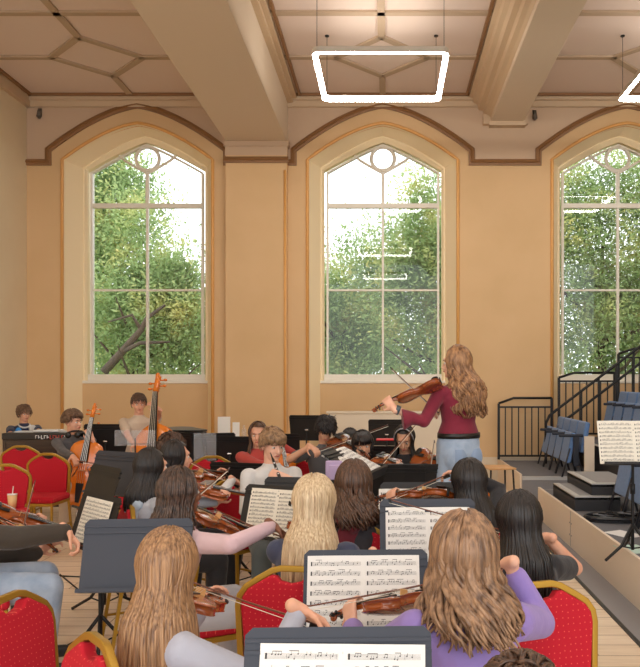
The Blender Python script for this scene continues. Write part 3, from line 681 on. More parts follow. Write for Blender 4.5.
def long_hair(c, Rm, K):
    # locks rooted on the scalp, over the crown and down past the shoulders; c head centre, Rm head turn
    random.seed(K.get('seed', 1)); m = MB(); n = int(K.get('n', 190)*K.get('q', 1.9)); r = K.get('r', .011)*.66; L_ = K.get('len', .45); wav = K.get('wav', 0); face = R(K.get('face', 62)); sp = K.get('spread', 1.0); back = K.get('back', .045); braid = K.get('braid')
    E = (.088, .103, .112); cen = V((0, -.012, .020)); dz = K.get('shrink', 1.0); vol = K.get('vol', 1.0)
    E = tuple(e_*vol for e_ in E)
    capm = MB(); nu, nv = 28, 16; vs = []; fs = []
    for i in range(nv+1):
        ph = R(118)*i/nv
        for j in range(nu):
            th = 2*math.pi*j/nu; vs.append(Rm @ (V((E[0]*math.sin(ph)*math.sin(th), -E[1]*math.sin(ph)*math.cos(th), E[2]*math.cos(ph)))*.985 + cen) + c)
    for i in range(nv):
        for j in range(nu):
            th = (2*math.pi*(j+.5)/nu+math.pi) % (2*math.pi)-math.pi; ph = R(118)*(i+.5)/nv
            if abs(th) > math.pi-face and ph > R(50): continue
            fs.append((i*nu+j, (i+1)*nu+j, (i+1)*nu+(j+1)%nu, i*nu+(j+1)%nu))
    m.add(vs, fs)
    for i in range(n):
        th = random.uniform(-(math.pi-face), math.pi-face); lay = random.random(); rr = 1+.07*lay
        ph0 = R(random.uniform(4, 55)) if not braid else R(random.uniform(5, 70)); pts = []
        thp = th if abs(th) < math.pi-face-.15 else th
        side0 = (.004 if th > 0 else -.004)
        for k in range(6):
            ph = ph0 + (R(92)-ph0)*k/5
            p = V((E[0]*math.sin(ph)*math.sin(thp)*rr, -E[1]*math.sin(ph)*math.cos(thp)*rr, E[2]*math.cos(ph)*rr)) + cen
            if k == 0: p.x = p.x*.6 + side0
            pts.append(Rm @ p + c)
        e0 = pts[-1].copy(); L2 = L_*random.uniform(.86, 1.04)*(1-.12*abs(th)/math.pi); amp = wav*random.uniform(.6, 1.3); f0 = random.uniform(0, 6.28) if not K.get('clump') else round(th*5)*2.1+random.gauss(0,.45); fq = K.get('freq', 26)*(random.uniform(.85, 1.15) if not K.get('clump') else 1+.12*math.sin(round(th*5)*7.7)); L2 *= 1+K.get('lv', 0)*math.sin(round(th*5)*3.3)
        out = (Rm @ V((math.sin(thp), -math.cos(thp), 0))); out.z = 0; tang = V((-out.y, out.x, 0))
        bk = Rm @ V((0,-1,0)); bk.z = 0
        N = 10 if wav < .004 and not braid else 18
        jit = random.gauss(0, .012)*sp; e1 = random.uniform(-.012, .012)
        for k in range(1, N+1):
            t_ = k/N; z = L2*t_
            neck = -.016*math.sin(min(1, z/.16)*math.pi)*dz
            shld = (sp-1)*.09*min(1, max(0, z-.06)/.18)
            q = e0 + V((0,0,-z)) + out*(neck+shld+e1*t_) + bk*(back*min(1, max(0, z-.02)/.14)) + tang*jit*t_
            if wav: q += tang*amp*math.sin(f0+z*fq)*min(1, t_*2.5) + out*amp*.8*math.cos(f0+z*fq*1.1)*min(1, t_*2.5)
            pts.append(q)
        M_ = len(pts); rd = []
        for k in range(M_):
            u = k/(M_-1); v = r*(.55+.45*min(1, u*4))*(1-.65*max(0, (u-.7)/.3)); 
            if braid: v *= .80+.25*math.sin(k*2.4)
            rd.append(v)
        m.tube(pts, rd, 5)
    return m
def short_hair(c, Rm, K):
    random.seed(K.get('seed', 1)); m = MB(); n = int(K.get('n', 230)*2.0); r = K.get('r', .010)*.66; L_ = K.get('len', .06); curl = K.get('curl', 0); vol = K.get('vol', 1.0); fringe = K.get('fringe', .03); low = K.get('low', 100)
    E = tuple(e_*vol for e_ in (.083, .100, .108)); cen = V((0, -.010, .024)); nu, nv = 24, 14; vs = []; fs = []
    for i in range(nv+1):
        ph = R(low+4)*i/nv
        for j in range(nu):
            th = 2*math.pi*j/nu; vs.append(Rm @ (V((E[0]*math.sin(ph)*math.sin(th), -E[1]*math.sin(ph)*math.cos(th), E[2]*math.cos(ph)))*.99 + cen) + c)
    for i in range(nv):
        for j in range(nu):
            th = (2*math.pi*(j+.5)/nu+math.pi) % (2*math.pi)-math.pi; ph = R(low+4)*(i+.5)/nv
            if abs(th) > R(112) and ph > R(54): continue
            if abs(th) > R(78) and ph > R(86): continue
            fs.append((i*nu+j, (i+1)*nu+j, (i+1)*nu+(j+1)%nu, i*nu+(j+1)%nu))
    m.add(vs, fs)
    for i in range(n):
        th = random.uniform(-math.pi, math.pi); at = abs(th); mxp = low if at < R(78) else (84 if at < R(112) else 56)
        ph = R(mxp)*math.sqrt(random.uniform(.0, 1)); s_, c_ = math.sin(ph), math.cos(ph)
        p = V((E[0]*s_*math.sin(th), -E[1]*s_*math.cos(th), E[2]*c_)); nn = V((p.x/E[0]**2, p.y/E[1]**2, p.z/E[2]**2)).normalized()
        d = V((.3*math.sin(th), .55 if at > R(60) else -.1, -.55 if ph > R(30) else .0)) + V((random.gauss(0,.28), random.gauss(0,.28), random.gauss(0,.2)))
        d = (d - nn*d.dot(nn)).normalized(); pts = []; q = p*.99; l = L_*random.uniform(.7, 1.2)*(1+fringe*8*(at > R(115)) * (ph > R(35)))
        f0 = random.uniform(0, 6.28); tt = nn.cross(d)
        for k in range(6 if not curl else 10):
            u = k/(5 if not curl else 9); z = q + d*l*u + nn*(.010*math.sin(u*2.6)*(1+curl*40*.5) - .35*l*u*u*.5) 
            if curl: z += tt*curl*math.sin(f0+u*9) + nn*curl*(1+math.cos(f0+u*9))
            pts.append(Rm @ (z+cen) + c)
        m.tube(pts, [r*(1-.55*k/(len(pts)-1)) for k in range(len(pts))], 5)
    return m

def person(lb, x, y, az, ztop, skin='fair', hair='black', hk=None, style='long', top=None, legs=None, hl=None, hr=None, eh_l=None, eh_r=None, yaw=0, pitch=0, lean=.03, stand_=False, seat=.46, floor=0.0, sleeve=('long','long'), k=1.0, vox=.008, handL=None, handR=None, female=True, curl=(.8,.9), knee=(.0,.0), extra=None, feet=None, fat=1.0, roll=0, foot_out=0):
    t = empty('person', (x, y, floor), -R(az)); tag(t, lb, 'person')
    Mw = Matrix.Translation((x, y, floor)) @ Matrix.Rotation(-R(az), 4, 'Z'); Mi = Mw.inverted()
    L = lambda p: Mi @ V(p)
    zt = ztop-floor; hc = V((0, lean, zt-.138*k)); nb = V((0, lean*.75-.015, hc.z-.165*k))     # head centre, base of neck
    pz = .98 if stand_ else seat+.09; pv = V((0, -.03 if not stand_ else 0, pz)); sw = (.168 if female else .178)*k
    Rm = Matrix.Rotation(-R(yaw), 3, 'Z') @ Matrix.Rotation(R(roll), 3, 'Y') @ Matrix.Rotation(R(pitch), 3, 'X')
    b_ = MB()
    # head and neck
    def hp(*p): return Rm @ (V(p)*k) + hc
    def he(c, r): b_.ell(hp(*c), tuple(q*k for q in r), Rm.to_4x4(), 18, 12)
    he((0,-.014,.030), (.074,.092,.084)); he((0,.022,-.018), (.062,.066,.082)); he((0,.034,-.066), (.047,.048,.040)); he((0,.070,-.092), (.020,.016,.016)); he((0,.072,.030), (.050,.020,.020)); he((.033,.058,-.030),(.022,.022,.022)); he((-.033,.058,-.030),(.022,.022,.022))
    b_.tube([hp(0,.080,.012), hp(0,.096,-.012), hp(0,.108,-.030), hp(0,.094,-.040)], [.008*k,.010*k,.0125*k,.011*k], 8); he((0,.082,-.062), (.022,.012,.010))
    for s in (-1, 1): b_.ell(hp(s*.076,-.004,-.006), (.010*k,.020*k,.031*k), (Rm @ Matrix.Rotation(R(s*-12), 3, 'Z')).to_4x4(), 10, 8)
    limb(b_, hp(0,-.018,-.050), nb + V((0,-.005,-.02)), .052*k, .058*k)
    # torso
    def torso(m, o, up=1.0):
        secs = [(0,.150,.110),(.12,.152,.112),(.35,.128,.098),(.55,.135,.104),(.75,.155,.110),(.88,.155,.098),(.97,.115,.075),(1.03,.062,.058)]
        if female: secs[1] = (.12,.160,.116); secs[2] = (.35,.124,.092)
        rg = []
        for f, w_, d_ in secs:
            c = pv.lerp(nb, f); c.y += -.010*math.sin(f*3.1)
            if f > 1: w_ += -.006
            rg.append([V((c.x+(w_*k+o)*math.cos(a*math.pi/12), c.y+(d_*k+o)*math.sin(a*math.pi/12), c.z)) for a in range(24)])
        m.loft(rg)
    torso(b_, -.004)
    sh = {s: nb + V((s*sw, -.005, -.055*k)) for s in (-1, 1)}
    arms = {}
    hd = {-1: (hl, eh_l, handL), 1: (hr, eh_r, handR)}
    ua, fa = .275*k, .245*k
    for s in (-1, 1):
        tg, hint, hv = hd[s]
        tgl = L(tg) if tg is not None else pv + V((s*.14, .26, .04))
        hint = V(hint) if hint is not None else V((s*.8, -.3, -1))
        if hv: d_, n_ = (Mi.to_3x3() @ V(hv[0])).normalized(), (Mi.to_3x3() @ V(hv[1])).normalized()
        el, wr = ik(sh[s], tgl, ua, fa, hint)
        if not hv: d_ = (wr-el).normalized(); n_ = V((-s*.5, .2, -1)) if tg is not None else V((0, .1, -1))
        arms[s] = (el, wr, d_, n_)
        b_.ell(sh[s] + V((-s*.01,0,0)), .053*k, None, 12, 8); limb(b_, sh[s], el, .046*k, .036*k); limb(b_, el, wr, .037*k, .024*k)
        hand(b_, wr, d_, n_, 1 if (s == -1) else -1, curl[0 if s == -1 else 1], k)
    # legs
    lg = {}
    for s in (-1, 1):
        hip = pv + V((s*.085, 0, -.02))
        if stand_: kn = V((s*.10, .03, .50)); an = V((s*.11, 0, .08))
        else:
            kx = s*.16 + knee[0 if s == -1 else 1]; kn = V((kx, .41*k, seat+.05)); an = V((kx*1.05+s*foot_out, .38*k, .09))
        lg[s] = (hip, kn, an); limb(b_, hip, kn, .080*k, .054*k); limb(b_, kn, an, .052*k, .034*k); b_.capsule(an + V((0,-.02,-.045)), an + V((0,.14,-.06)), .034, .026, 10)
    body = remeshed(b_, 'body', [SK[skin]], vox, 3, t)
    # clothes
    if top:
        m = MB(); torso(m, .014)
        for s in (-1, 1):
            el, wr, d_, n_ = arms[s]; sl = sleeve[0 if s == -1 else 1]
            m.ell(sh[s] + V((-s*.012,0,-.004)), .063*k, None, 12, 8)
            if sl == 'short': limb(m, sh[s], sh[s].lerp(el, .62), .060*k, .058*k)
            elif sl == 'none': pass
            else:
                limb(m, sh[s], el, .056*k*fat, .045*k*fat)
                e2 = el.lerp(wr, .93 if sl == 'long' else (.45 if sl == 'elbow' else .75)); 
                if sl == 'bell': e2 = el.lerp(wr, .70); m.tube([el, el.lerp(wr,.35)+V((0,0,-.01)), e2 + V((0,0,-.055))], [.047,.062,.105], 18, flat=.8)
                else: limb(m, el, e2, .045*k*fat, .034*k*fat)
                # creases at the elbow
                m.tube([el+V((0,0,.03)), el+V((.01,.0,-.02))], .04*k, 8)
        m.tube([nb+V((0,-.002,.0)), nb+V((0,0,.035))], [.075*k,.064*k], 14)
        remeshed(m, top[0], [top[1]], .009, 3, t)
    if legs:
        m = MB()
        for s in (-1, 1):
            hip, kn, an = lg[s]; limb(m, hip, kn, .098*k, .074*k); limb(m, kn, an+V((0,0,.02)), .074*k, .060*k)
        m.ell(pv+V((0,-.01,-.01)), (.165*k, .125*k, .10*k)); [m.ell(pv+V((q*.075,-.05,-.12)), (.095*k,.10*k,.11*k)) for q in (-1,1) if stand_]; 
        if stand_: m.loft([[pv+V((w_*math.cos(a*math.pi/12), d_*math.sin(a*math.pi/12)-.01, z_)) for a in range(24)] for w_, d_, z_ in ((.17,.13,-.10),(.178,.132,-.02),(.168,.124,.05),(.155,.114,.09))])
        remeshed(m, legs[0], [legs[1]], .012, 3, t)
    for s in (-1, 1):
        an = lg[s][2]; m = MB(); m.capsule(an+V((0,-.03,-.052)), an+V((0,.15,-.060)), .040, .033, 12); m.box((an.x-.036,an.y-.06,0),(an.x+.036,an.y+.17,.016)); m.capsule(an+V((0,-.02,-.05)), an+V((0,-.01,0.0)), .042,.042,12)
        mm = feet or mat('dark_shoe', srgb(44,42,44), .5); so = remeshed(m, 'shoe', [mm], .009, 2, t); 
        for v in so.data.vertices:
            if v.co.z < .0: v.co.z = 0
    # face
    for s in (-1, 1):
        m = MB(); m.ell(hp(s*.029,.074,.002), (.0135*k,.010*k,.0085*k), Rm.to_4x4(), 10, 8, k=0); m.ell(hp(s*.029,.081,.002), (.0062*k,.0045*k,.0066*k), Rm.to_4x4(), 8, 6, k=1); m.build('eye', [eyew, eyed], t, smooth=True)
        m = MB(); m.tube([hp(s*.014,.090,.021), hp(s*.030,.088,.026), hp(s*.046,.074,.021)], [.0035*k,.0042*k,.0025*k], 6); m.build('eyebrow', HR[hair], t, smooth=True)
    m = MB(); m.tube([hp(-.022,.083,-.060), hp(-.008,.093,-.057), hp(0,.094,-.059), hp(.008,.093,-.057), hp(.022,.083,-.060)], [.002*k,.0055*k,.0052*k,.0055*k,.002*k], 8); m.build('mouth', lip_m, t, smooth=True)
    K = dict(seed=int(abs(x*100+y*10))); K.update(hk or {})
    hm = long_hair(hc, Rm, K) if style == 'long' else short_hair(hc, Rm, K)
    if K.get('fr'):                                   # a fringe over the brow
        random.seed(4)
        for i in range(34):
            a = R(random.uniform(-62, 62)); p0 = V((.05*math.sin(a), .02, .125)); p1 = V((.088*math.sin(a), .100*math.cos(a), .075)); p2 = V((.088*math.sin(a*1.02), .106*math.cos(a), K['fr']+random.uniform(-.008,.008)))
            hm.tube([Rm@(p0*k)+hc, Rm@(p1*k)+hc, Rm@(p2*k)+hc], [.008,.010,.004], 5)
    hm.build('hair', HR[hair], t, smooth=True)
    W_ = lambda p: Mw @ V(p)
    info = dict(t=t, W=W_, hc=hc, nb=nb, sh=sh, arms=arms, Mw=Mw, k=k, pv=pv, hp=hp, Rm=Rm)
    if extra: extra(info)
    return info

def violinist(lb, vlb, blb, x, y, az, ztop, vdir=None, scroll=None, tail=None, frog=None, u=.33, bpitch=-.1, kind='violin', up=None, lgrip=.86, **kw):
    novio = kw.pop('novio', False)
    # the violin from the collarbone to its scroll, the left hand round the neck, the right hand at the frog
    Mw = Matrix.Translation((x, y, kw.get('floor', 0))) @ Matrix.Rotation(-R(az), 4, 'Z')
    kk = kw.get('k', 1.0); zn = ztop-kw.get('floor', 0)-.138*kk-.165*kk; lean = kw.get('lean', .03)
    tl = V(tail) if tail is not None else Mw @ V((-.055, lean*.75+.085, zn+.035))
    if scroll is not None: d = (V(scroll)-tl).normalized()
    else: d = (Mw.to_3x3() @ V(vdir or (-.62, .76, -.10))).normalized()
    right = Mw.to_3x3() @ V((1,0,0)); upv = V(up) if up is not None else V((0,0,1)) + right*.35
    M = frame(tl, d, upv); sc = 1.14 if kind == 'viola' else 1.0
    z = M.to_3x3() @ V((0,0,1)); xx = M.to_3x3() @ V((1,0,0))
    if novio: return person(lb, x, y, az, ztop, **{k_: v_ for k_, v_ in kw.items() if k_ not in ('eh_l', 'eh_r')})
    place_inst(kind, M, vlb)
    cross = tl + d*.225*sc + z*.036
    fr = V(frog) if frog is not None else cross + (xx*1.0 + z*bpitch).normalized()*u
    bd = (cross-fr).normalized(); place_bow(fr, bd, z, blb)
    # right hand over the stick
    hdir = (bd.cross(z)*0 - z*.35 + d*.45 + bd*.35).normalized()
    sh_w = Mw @ V((.16, 0, zn-.05)); fd = (fr-sh_w).normalized()
    hdir = (fd*.8 - z*.45 + bd*.25).normalized(); nrm = (-z*.9 - bd*.2)
    wrR = fr - hdir*.085*kk + z*.022
    nk = tl + d*.355*sc*1.0 + d*(.13*sc*(lgrip-.0)) 
    # left hand comes from under the neck, fingers over the strings
    hd = (z*.75 + xx*.10 + d*.25).normalized(); nl = (xx*1.0 + z*.15)
    wrL = nk - xx*.034 - z*.070 - hd*.0
    kw.setdefault('eh_l', (-.3, -.1, -1)); kw.setdefault('eh_r', (.9, -.25, -.75))
    kw['curl'] = kw.get('curl', (1.05, .85))
    return person(lb, x, y, az, ztop, hl=wrL, hr=wrR, handL=(hd, nl), handR=(hdir, nrm), **kw)
# ================================================================== who sits where
def xy(px, d): return ((px-CX)*d/FPX, d)
c_lav = cloth('pale_grey_sweatshirt', srgb(178,180,194)); c_pur = cloth('purple_knit', srgb(150,128,196)); c_navy = cloth('navy_top', srgb(58,64,88)); c_pink = cloth('pale_pink_knit', srgb(214,184,190))
c_grey = cloth('heather_grey', srgb(162,164,172)); c_black = cloth('black_cotton', srgb(34,32,36)); c_char = cloth('charcoal_jacket', srgb(54,50,54)); c_white = cloth('white_cotton', srgb(212,210,208)); c_rust = cloth('rust_red_knit', srgb(186,70,62))
c_dgrey = cloth('dark_grey_cotton', srgb(92,90,92)); c_burg = cloth('burgundy_knit', srgb(128,30,52)); c_denim = cloth('light_denim', srgb(142,160,184), srgb(176,190,208)); c_stone = cloth('stone_cotton', srgb(206,186,164)); c_olive = cloth('dark_olive_jacket', srgb(58,50,42)); c_slate = cloth('slate_trousers', srgb(104,114,116)); c_pale = cloth('pale_grey_trousers', srgb(190,190,196)); c_navyshirt = cloth('navy_sports_shirt', srgb(36,44,72)); c_maroon = cloth('maroon_top', srgb(104,26,40))
blk = ('trousers', c_black); jeans = ('jeans', c_denim); slate = ('trousers', c_slate); palet = ('trousers', c_pale)

# ---- front row, nearest the camera
x, y = xy(160, 2.5)
violinist('person with long straight light brown hair in a pale grey sweatshirt, bowing at the front', 'violin held low in front of the long light brown hair', 'bow reaching across the red chair from the pale grey sleeve',
    x, y, 50, 1.222, scroll=P(222,596,3.15), frog=P(318,628,2.48), hair='light_brown', hk=dict(len=.60, n=330, r=.0095, spread=1.25, back=.05, face=66, seed=5), top=('sweatshirt', c_lav), legs=palet, skin='fair', vox=.007, yaw=-38, pitch=-6, eh_r=(.2,.3,-1), lgrip=.55)
x, y = xy(466, 2.45)
violinist('person with wavy brown hair in a lilac purple jumper, right elbow raised, seen from behind', 'violin with its scroll in front of the open two-page score', 'bow mostly hidden behind the wavy brown hair',
    x, y, -16, 1.275, scroll=P(334,612,2.93), tail=P(446,594,2.60), frog=P(497,572,2.78), hair='wavy_brown', hk=dict(len=.235, n=330, r=.0125, q=1.5, clump=1, lv=.16, spread=1.6, back=.035, wav=.026, freq=30, face=60, vol=1.12, seed=8), top=('jumper', c_pur), legs=jeans, skin='pale', vox=.007, pitch=6, eh_r=(.50,0,-.85), lgrip=.45, fat=1.2, sleeve=('long','34'), eh_l=(-.7,-.4,-1))
x, y = xy(522, 1.42)
person('top of a dark brown head of someone sitting right in front of the camera', x, y, 5, 1.185, hair='dark_brown', style='short', hk=dict(len=.05, n=420, r=.008, vol=1.0), top=('shirt', c_dgrey), legs=blk, skin='fair', vox=.009)
x, y = xy(313, 3.5)
violinist('person with long straight blonde hair in a navy top, seen from behind', 'violin hidden in front of the person with blonde hair', 'thin bow held low beside the charcoal jacket',
    x, y, 12, 1.272, vdir=(-.35,.9,-.15), frog=P(380,578,3.5), hair='blonde', hk=dict(len=.44, n=320, r=.0098, spread=1.28, back=.045, face=66, vol=1.03, seed=12), top=('top', c_navy), legs=jeans, skin='pale', vox=.007, eh_r=(.3,-.3,-1))
x, y = xy(354, 4.2)
violinist('person with wavy dark brown hair in a charcoal jacket with a maroon hood', 'violin hidden in front of the person in the charcoal jacket', 'bow crossing behind the blonde hair',
    x, y, -8, 1.262, novio=True, hair='dark_brown', hk=dict(len=.22, n=250, r=.012, clump=1, lv=.1, spread=1.4, back=.035, wav=.020, freq=32, vol=1.06, seed=3), top=('jacket', c_char), legs=blk, skin='fair',
    extra=lambda I: (lambda m: (m.tube([I['nb']+V((-.10,-.05,.0)), I['nb']+V((-.08,-.11,.0)), I['nb']+V((-.02,-.135,-.04)), I['nb']+V((.06,-.11,.0)), I['nb']+V((.07,-.05,.0))], [.025,.032,.036,.032,.025], 12), m.ell(I['nb']+V((-.04,-.110,-.14)), (.075,.035,.13)), remeshed(m, 'hood', [c_maroon], .01, 3, I['t'])))(MB()))
x, y = xy(471, 4.25)
violinist('person with long straight black hair sitting between the standing player and the purple jumper', 'violin lifted in front of the long black hair at the second desk', 'bow lying across the violin at the second desk',
    x, y, -30, 1.27, scroll=P(384,496,4.55), tail=P(451,492,4.25), lgrip=.25, frog=P(448,476,4.55), hair='black', hk=dict(len=.42, n=280, r=.0105, spread=1.35, back=.04, face=60, seed=7), top=('top', c_black), legs=blk, skin='fair', eh_r=(.8,-.3,-.4))
x, y = xy(521, 3.35)
violinist('person with long black hair in a black T-shirt, bare right elbow out by the platform', 'violin hidden in front of the person in the black T-shirt', 'bow hidden in front of the person in the black T-shirt',
    x, y, -28, 1.222, scroll=P(478,520,3.98), frog=P(533,540,3.62), hair='black', hk=dict(len=.32, n=280, r=.0105, spread=1.15, back=.04, face=58, seed=6), top=('t_shirt', c_black), legs=blk, skin='fair', sleeve=('short','short'), eh_r=(.55,0,-.6), vox=.007)
x, y = xy(176, 3.85)
violinist('person with dark braided hair in a pale pink top, bow arm stretched to the right', 'violin held by the person with dark braids', 'long bow in the outstretched hand of the pale pink sleeve',
    x, y, 42, 1.268, scroll=P(245,530,4.35), tail=P(192,510,4.02), frog=P(284,540,3.75), hair='braid', hk=dict(len=.26, n=190, q=1.0, r=.0125, braid=True, spread=1.2, back=.03, wav=.004, face=60, seed=9, vol=1.04), top=('top', c_pink), legs=palet, skin='brown', eh_r=(.3,-1,-.2), yaw=5, knee=(.08,.12))
x, y = xy(148, 4.95)
violinist('person with long black hair and a pale grey hooded cardigan, left of the braids', 'violin held by the person in the pale grey cardigan', 'short length of bow tilted up beyond the dark braids',
    x, y, 48, 1.268, scroll=P(226,492,5.2), tail=P(176,484,5.1), frog=P(176,515,4.75), hair='black', hk=dict(len=.27, n=250, r=.0105, spread=1.15, back=.04, face=64, seed=2), top=('cardigan', c_grey), legs=blk, skin='fair',
    extra=lambda I: (lambda m: (m.ell(I['nb']+V((0,-.105,-.05)), (.12,.045,.05)), m.ell(I['nb']+V((0,-.115,-.12)), (.10,.035,.13)), remeshed(m, 'hood', [cloth('pale_blue_grey_hood', srgb(168,182,198))], .01, 3, I['t'])))(MB()))
x, y = xy(173, 5.7)
violinist('person with dark tied-back hair behind the pale grey cardigan, seen from behind', 'violin partly hidden beyond the dark tied-back hair', 'bow partly hidden beyond the dark tied-back hair',
    x, y, 60, 1.262, hair='black', hk=dict(len=.10, n=200, vol=1.0, spread=.8, seed=4), top=('top', c_white), legs=blk, skin='fair')
x, y = xy(168, 6.5)
person('brown-haired person just visible behind the dark tied-back hair', x, y, 60, 1.262, hair='dark_brown', style='short', hk=dict(len=.07, n=230), top=('shirt', c_dgrey), legs=blk, skin='fair')
# ---- left edge
x, y = xy(-42, 4.35)
violinist('person in a dark olive jacket and light jeans, bow arm entering from the left edge', 'violin at the left edge in front of the dark olive sleeve', 'bow held in the hand of the dark olive sleeve',
    x, y, 62, 1.262, fat=1.3, k=1.12, curl=(1.05,1.25), tail=P(-4,520,4.45), scroll=P(50,545,4.85), frog=P(82,548,4.2), hair='dark_brown', style='short', top=('jacket', c_olive), legs=jeans, skin='fair', vox=.007, female=False, eh_r=(.2,-.6,-1))
x, y = xy(-42, 5.1)
violinist('person in a maroon top with a bare forearm at the left edge', 'violin whose scroll points past the cup towards the tilted score', 'bow slanting down from the far left edge',
    x, y, 68, 1.262, tail=P(-10,508,5.1), scroll=P(62,528,5.25), frog=P(20,540,4.9), hair='black', style='short', top=('top', c_maroon), legs=blk, skin='fair', sleeve=('elbow','elbow'), female=False)
# ---- winds and violas facing the camera
def cuff(I):
    el, wr = I['arms'][1][:2]; d = (wr-el).normalized(); q = wr-d*.07; m = MB(); m.tube([q-d*.05, q+d*.03], [.044,.038], 16); m.build('red_cuff', cloth('red_cuff', srgb(130,30,40)), I['t'], smooth=True)
x, y = xy(271, 5.75)
pt = P(272,462,5.45); cl_top = P(272,457,5.52); cl_bot = P(285,492,5.22)
ax = (cl_bot-cl_top).normalized()
person('boy with tousled sandy hair in a white long-sleeved T-shirt playing a dark oboe', x, y, 158, 1.352, hair='sandy', style='short', hk=dict(len=.052, n=330, r=.010, vol=1.03, fringe=.02, fr=.030), top=('t_shirt', c_white), legs=slate, skin='pale', female=False, yaw=-14, pitch=-9, vox=.007,
    hl=cl_top+ax*.20+V((.06,.02,-.03)), hr=P(262,503,5.35), handL=((-.8,-.1,.25),(-.2,.3,.0)), handR=((.9,-.4,-.0),(0,0,-1)), sleeve=('34','34'), eh_l=(-.5,-.2,-1), eh_r=(.35,-.2,-1), lean=.05, extra=cuff)
t = empty('oboe', cl_top); tag(t, 'dark slim wind instrument played by the boy in the white T-shirt', 'oboe')
m = MB(); m.tube([V((0,0,0))-ax*.05, V((0,0,0)), ax*.04, ax*.30, ax*.52, ax*.60], [.003,.005,.0095,.013,.016,.028], 12); m.build('tube', ebony, t, smooth=True)
for k_ in range(7):
    p = ax*(.08+.06*k_); m = MB(); m.ell(p+V((0,-.014,.006)), (.008,.004,.008), None, 8, 6); m.tube([p+V((.01,-.01,0)), p+ax*.05+V((.01,-.01,0))], .002, 5); m.build('key', chrome_m, t, smooth=True)
x, y = xy(258, 7.7)
person('girl with long brown hair in a rust red jumper behind the boy in white', x, y, 172, 1.29, hair='dark_brown', hk=dict(len=.26, n=190, face=60, spread=1.0, back=0, seed=21), top=('jumper', c_rust), legs=blk, skin='fair', hl=P(277,442,7.55), hr=P(292,470,7.2), eh_l=(-1,.0,-.7), yaw=4, pitch=-4, handL=((-.6,-.2,.6),(.3,-.2,.3)), handR=((.8,-.4,-.2),(0,0,-1)), eh_r=(.5,.3,-1))
tl = P(292,495,7.3); M = frame(tl, P(279,428,7.5)-tl, (0.2,-1,.1)); c_ = place_inst('cello', M, 'cello whose dark scroll shows above the black stands beside the boy in white'); c_.scale = (.55,)*3
x, y = xy(325, 7.35)
violinist('boy with black hair in a dark grey shirt playing a viola towards the camera', 'viola under the chin of the boy in the dark grey shirt', 'bow held low by the boy in the dark grey shirt', x, y, 172, 1.362,
    tail=P(334,437,7.2), scroll=P(362,452,6.78), frog=P(316,452,6.95), kind='viola', hair='black', style='short', hk=dict(len=.075, n=260, vol=1.08, fringe=.04, fr=.03), top=('shirt', c_dgrey), legs=blk, skin='warm', female=False, sleeve=('short','short'), yaw=-12, pitch=-22, eh_r=(1,.2,-.5), roll=-6)
x, y = xy(350, 8.1)
person('dark-haired player half hidden behind the smiling player with a fringe', x, y, 175, 1.20, hair='black', hk=dict(len=.12, n=160, fr=.03), top=('top', c_black), legs=blk, skin='warm', pitch=-12)
x, y = xy(363, 6.9)
violinist('smiling player with black fringed hair behind the bright white sheets', 'violin beside the smiling player with black fringed hair', 'bow drawn across the violin of the smiling player', x, y, 176, 1.252,
    tail=P(376,457,6.7), scroll=P(400,465,6.35), frog=P(377,470,6.4), hair='black', hk=dict(len=.08, n=180, fr=.028, spread=1.0, back=.01, vol=1.04, face=64), top=('top', c_black), legs=blk, skin='warm', pitch=-6, roll=6)
x, y = xy(405, 7.0)
def band(I):
    m = MB(); m.tube([I['Rm'] @ V((.088*math.cos(a*math.pi/10), .045, .022+.112*math.sin(a*math.pi/10)))+I['hc'] for a in range(11)], .010, 6, flat=.5); m.build('hair_band', mat('pale_hair_band', srgb(150,152,160), .5), I['t'], smooth=True)
violinist('girl with long dark hair and a pale hair band, looking down at a violin', 'violin held upright beside the girl with the pale hair band', 'pale bow across the violin beside the standing player', x, y, 190, 1.30,
    tail=P(414,455,6.75), scroll=P(453,464,6.45), up=(0,-.8,.6), frog=P(428,480,6.2), hair='black', hk=dict(len=.25, n=190, face=58, spread=1.05, back=0, seed=31), top=('top', c_black), legs=blk, skin='warm', pitch=-24, extra=band)
# ---- back left
x, y = xy(24, 11.0)
def trim_shirt(I):
    m = MB(); m.tube([I['nb']+V((.075*math.cos(a), .02+.075*math.sin(a)*1.1, .012-.04*max(0, math.sin(a)))) for a in [i*math.pi/8 for i in range(16)]], .012, 6, closed=True); m.build('collar', c_white, I['t'], smooth=True)
    m = MB(); m.ell(I['nb']+V((.08,.095,-.12)), (.05,.02,.10)); m.build('blue_panel', mat('bright_blue_cloth', srgb(60,140,210), .8), I['t'], smooth=True)
    m = MB(); m.ell(I['nb']+V((-.10,.095,-.04)), (.05,.02,.05)); m.build('pale_panel', c_white, I['t'], smooth=True)
person('boy with brown hair in a navy sports shirt sitting behind the keyboard', x, y, 150, 1.35, hair='curly_brown', style='short', hk=dict(len=.07, n=240, vol=1.04), top=('sports_shirt', c_navyshirt), legs=blk, skin='fair', female=False, sleeve=('short','short'), yaw=-18, pitch=-2, extra=trim_shirt, seat=.5, k=.98, hl=P(38,433,10.5), hr=P(16,433,10.5))
x, y = xy(72, 9.15)
person('boy with curly brown hair in a grey jumper playing the cello', x, y, 135, 1.338, hair='curly_brown', style='short', hk=dict(len=.035, n=420, r=.010, curl=.015, vol=1.0, low=86), top=('jumper', c_dgrey), legs=('trousers', c_stone), skin='fair', female=False, yaw=-25, pitch=2,
    hl=P(95,440,8.6), hr=P(80,462,8.45), handL=((-.3,-.2,.8),(-.3,.7,0)), handR=((.6,-.5,-.5),(0,.2,-1)), eh_l=(-1,.0,-.2), eh_r=(.8,.2,-.8), k=1.04, knee=(-.10,.08))
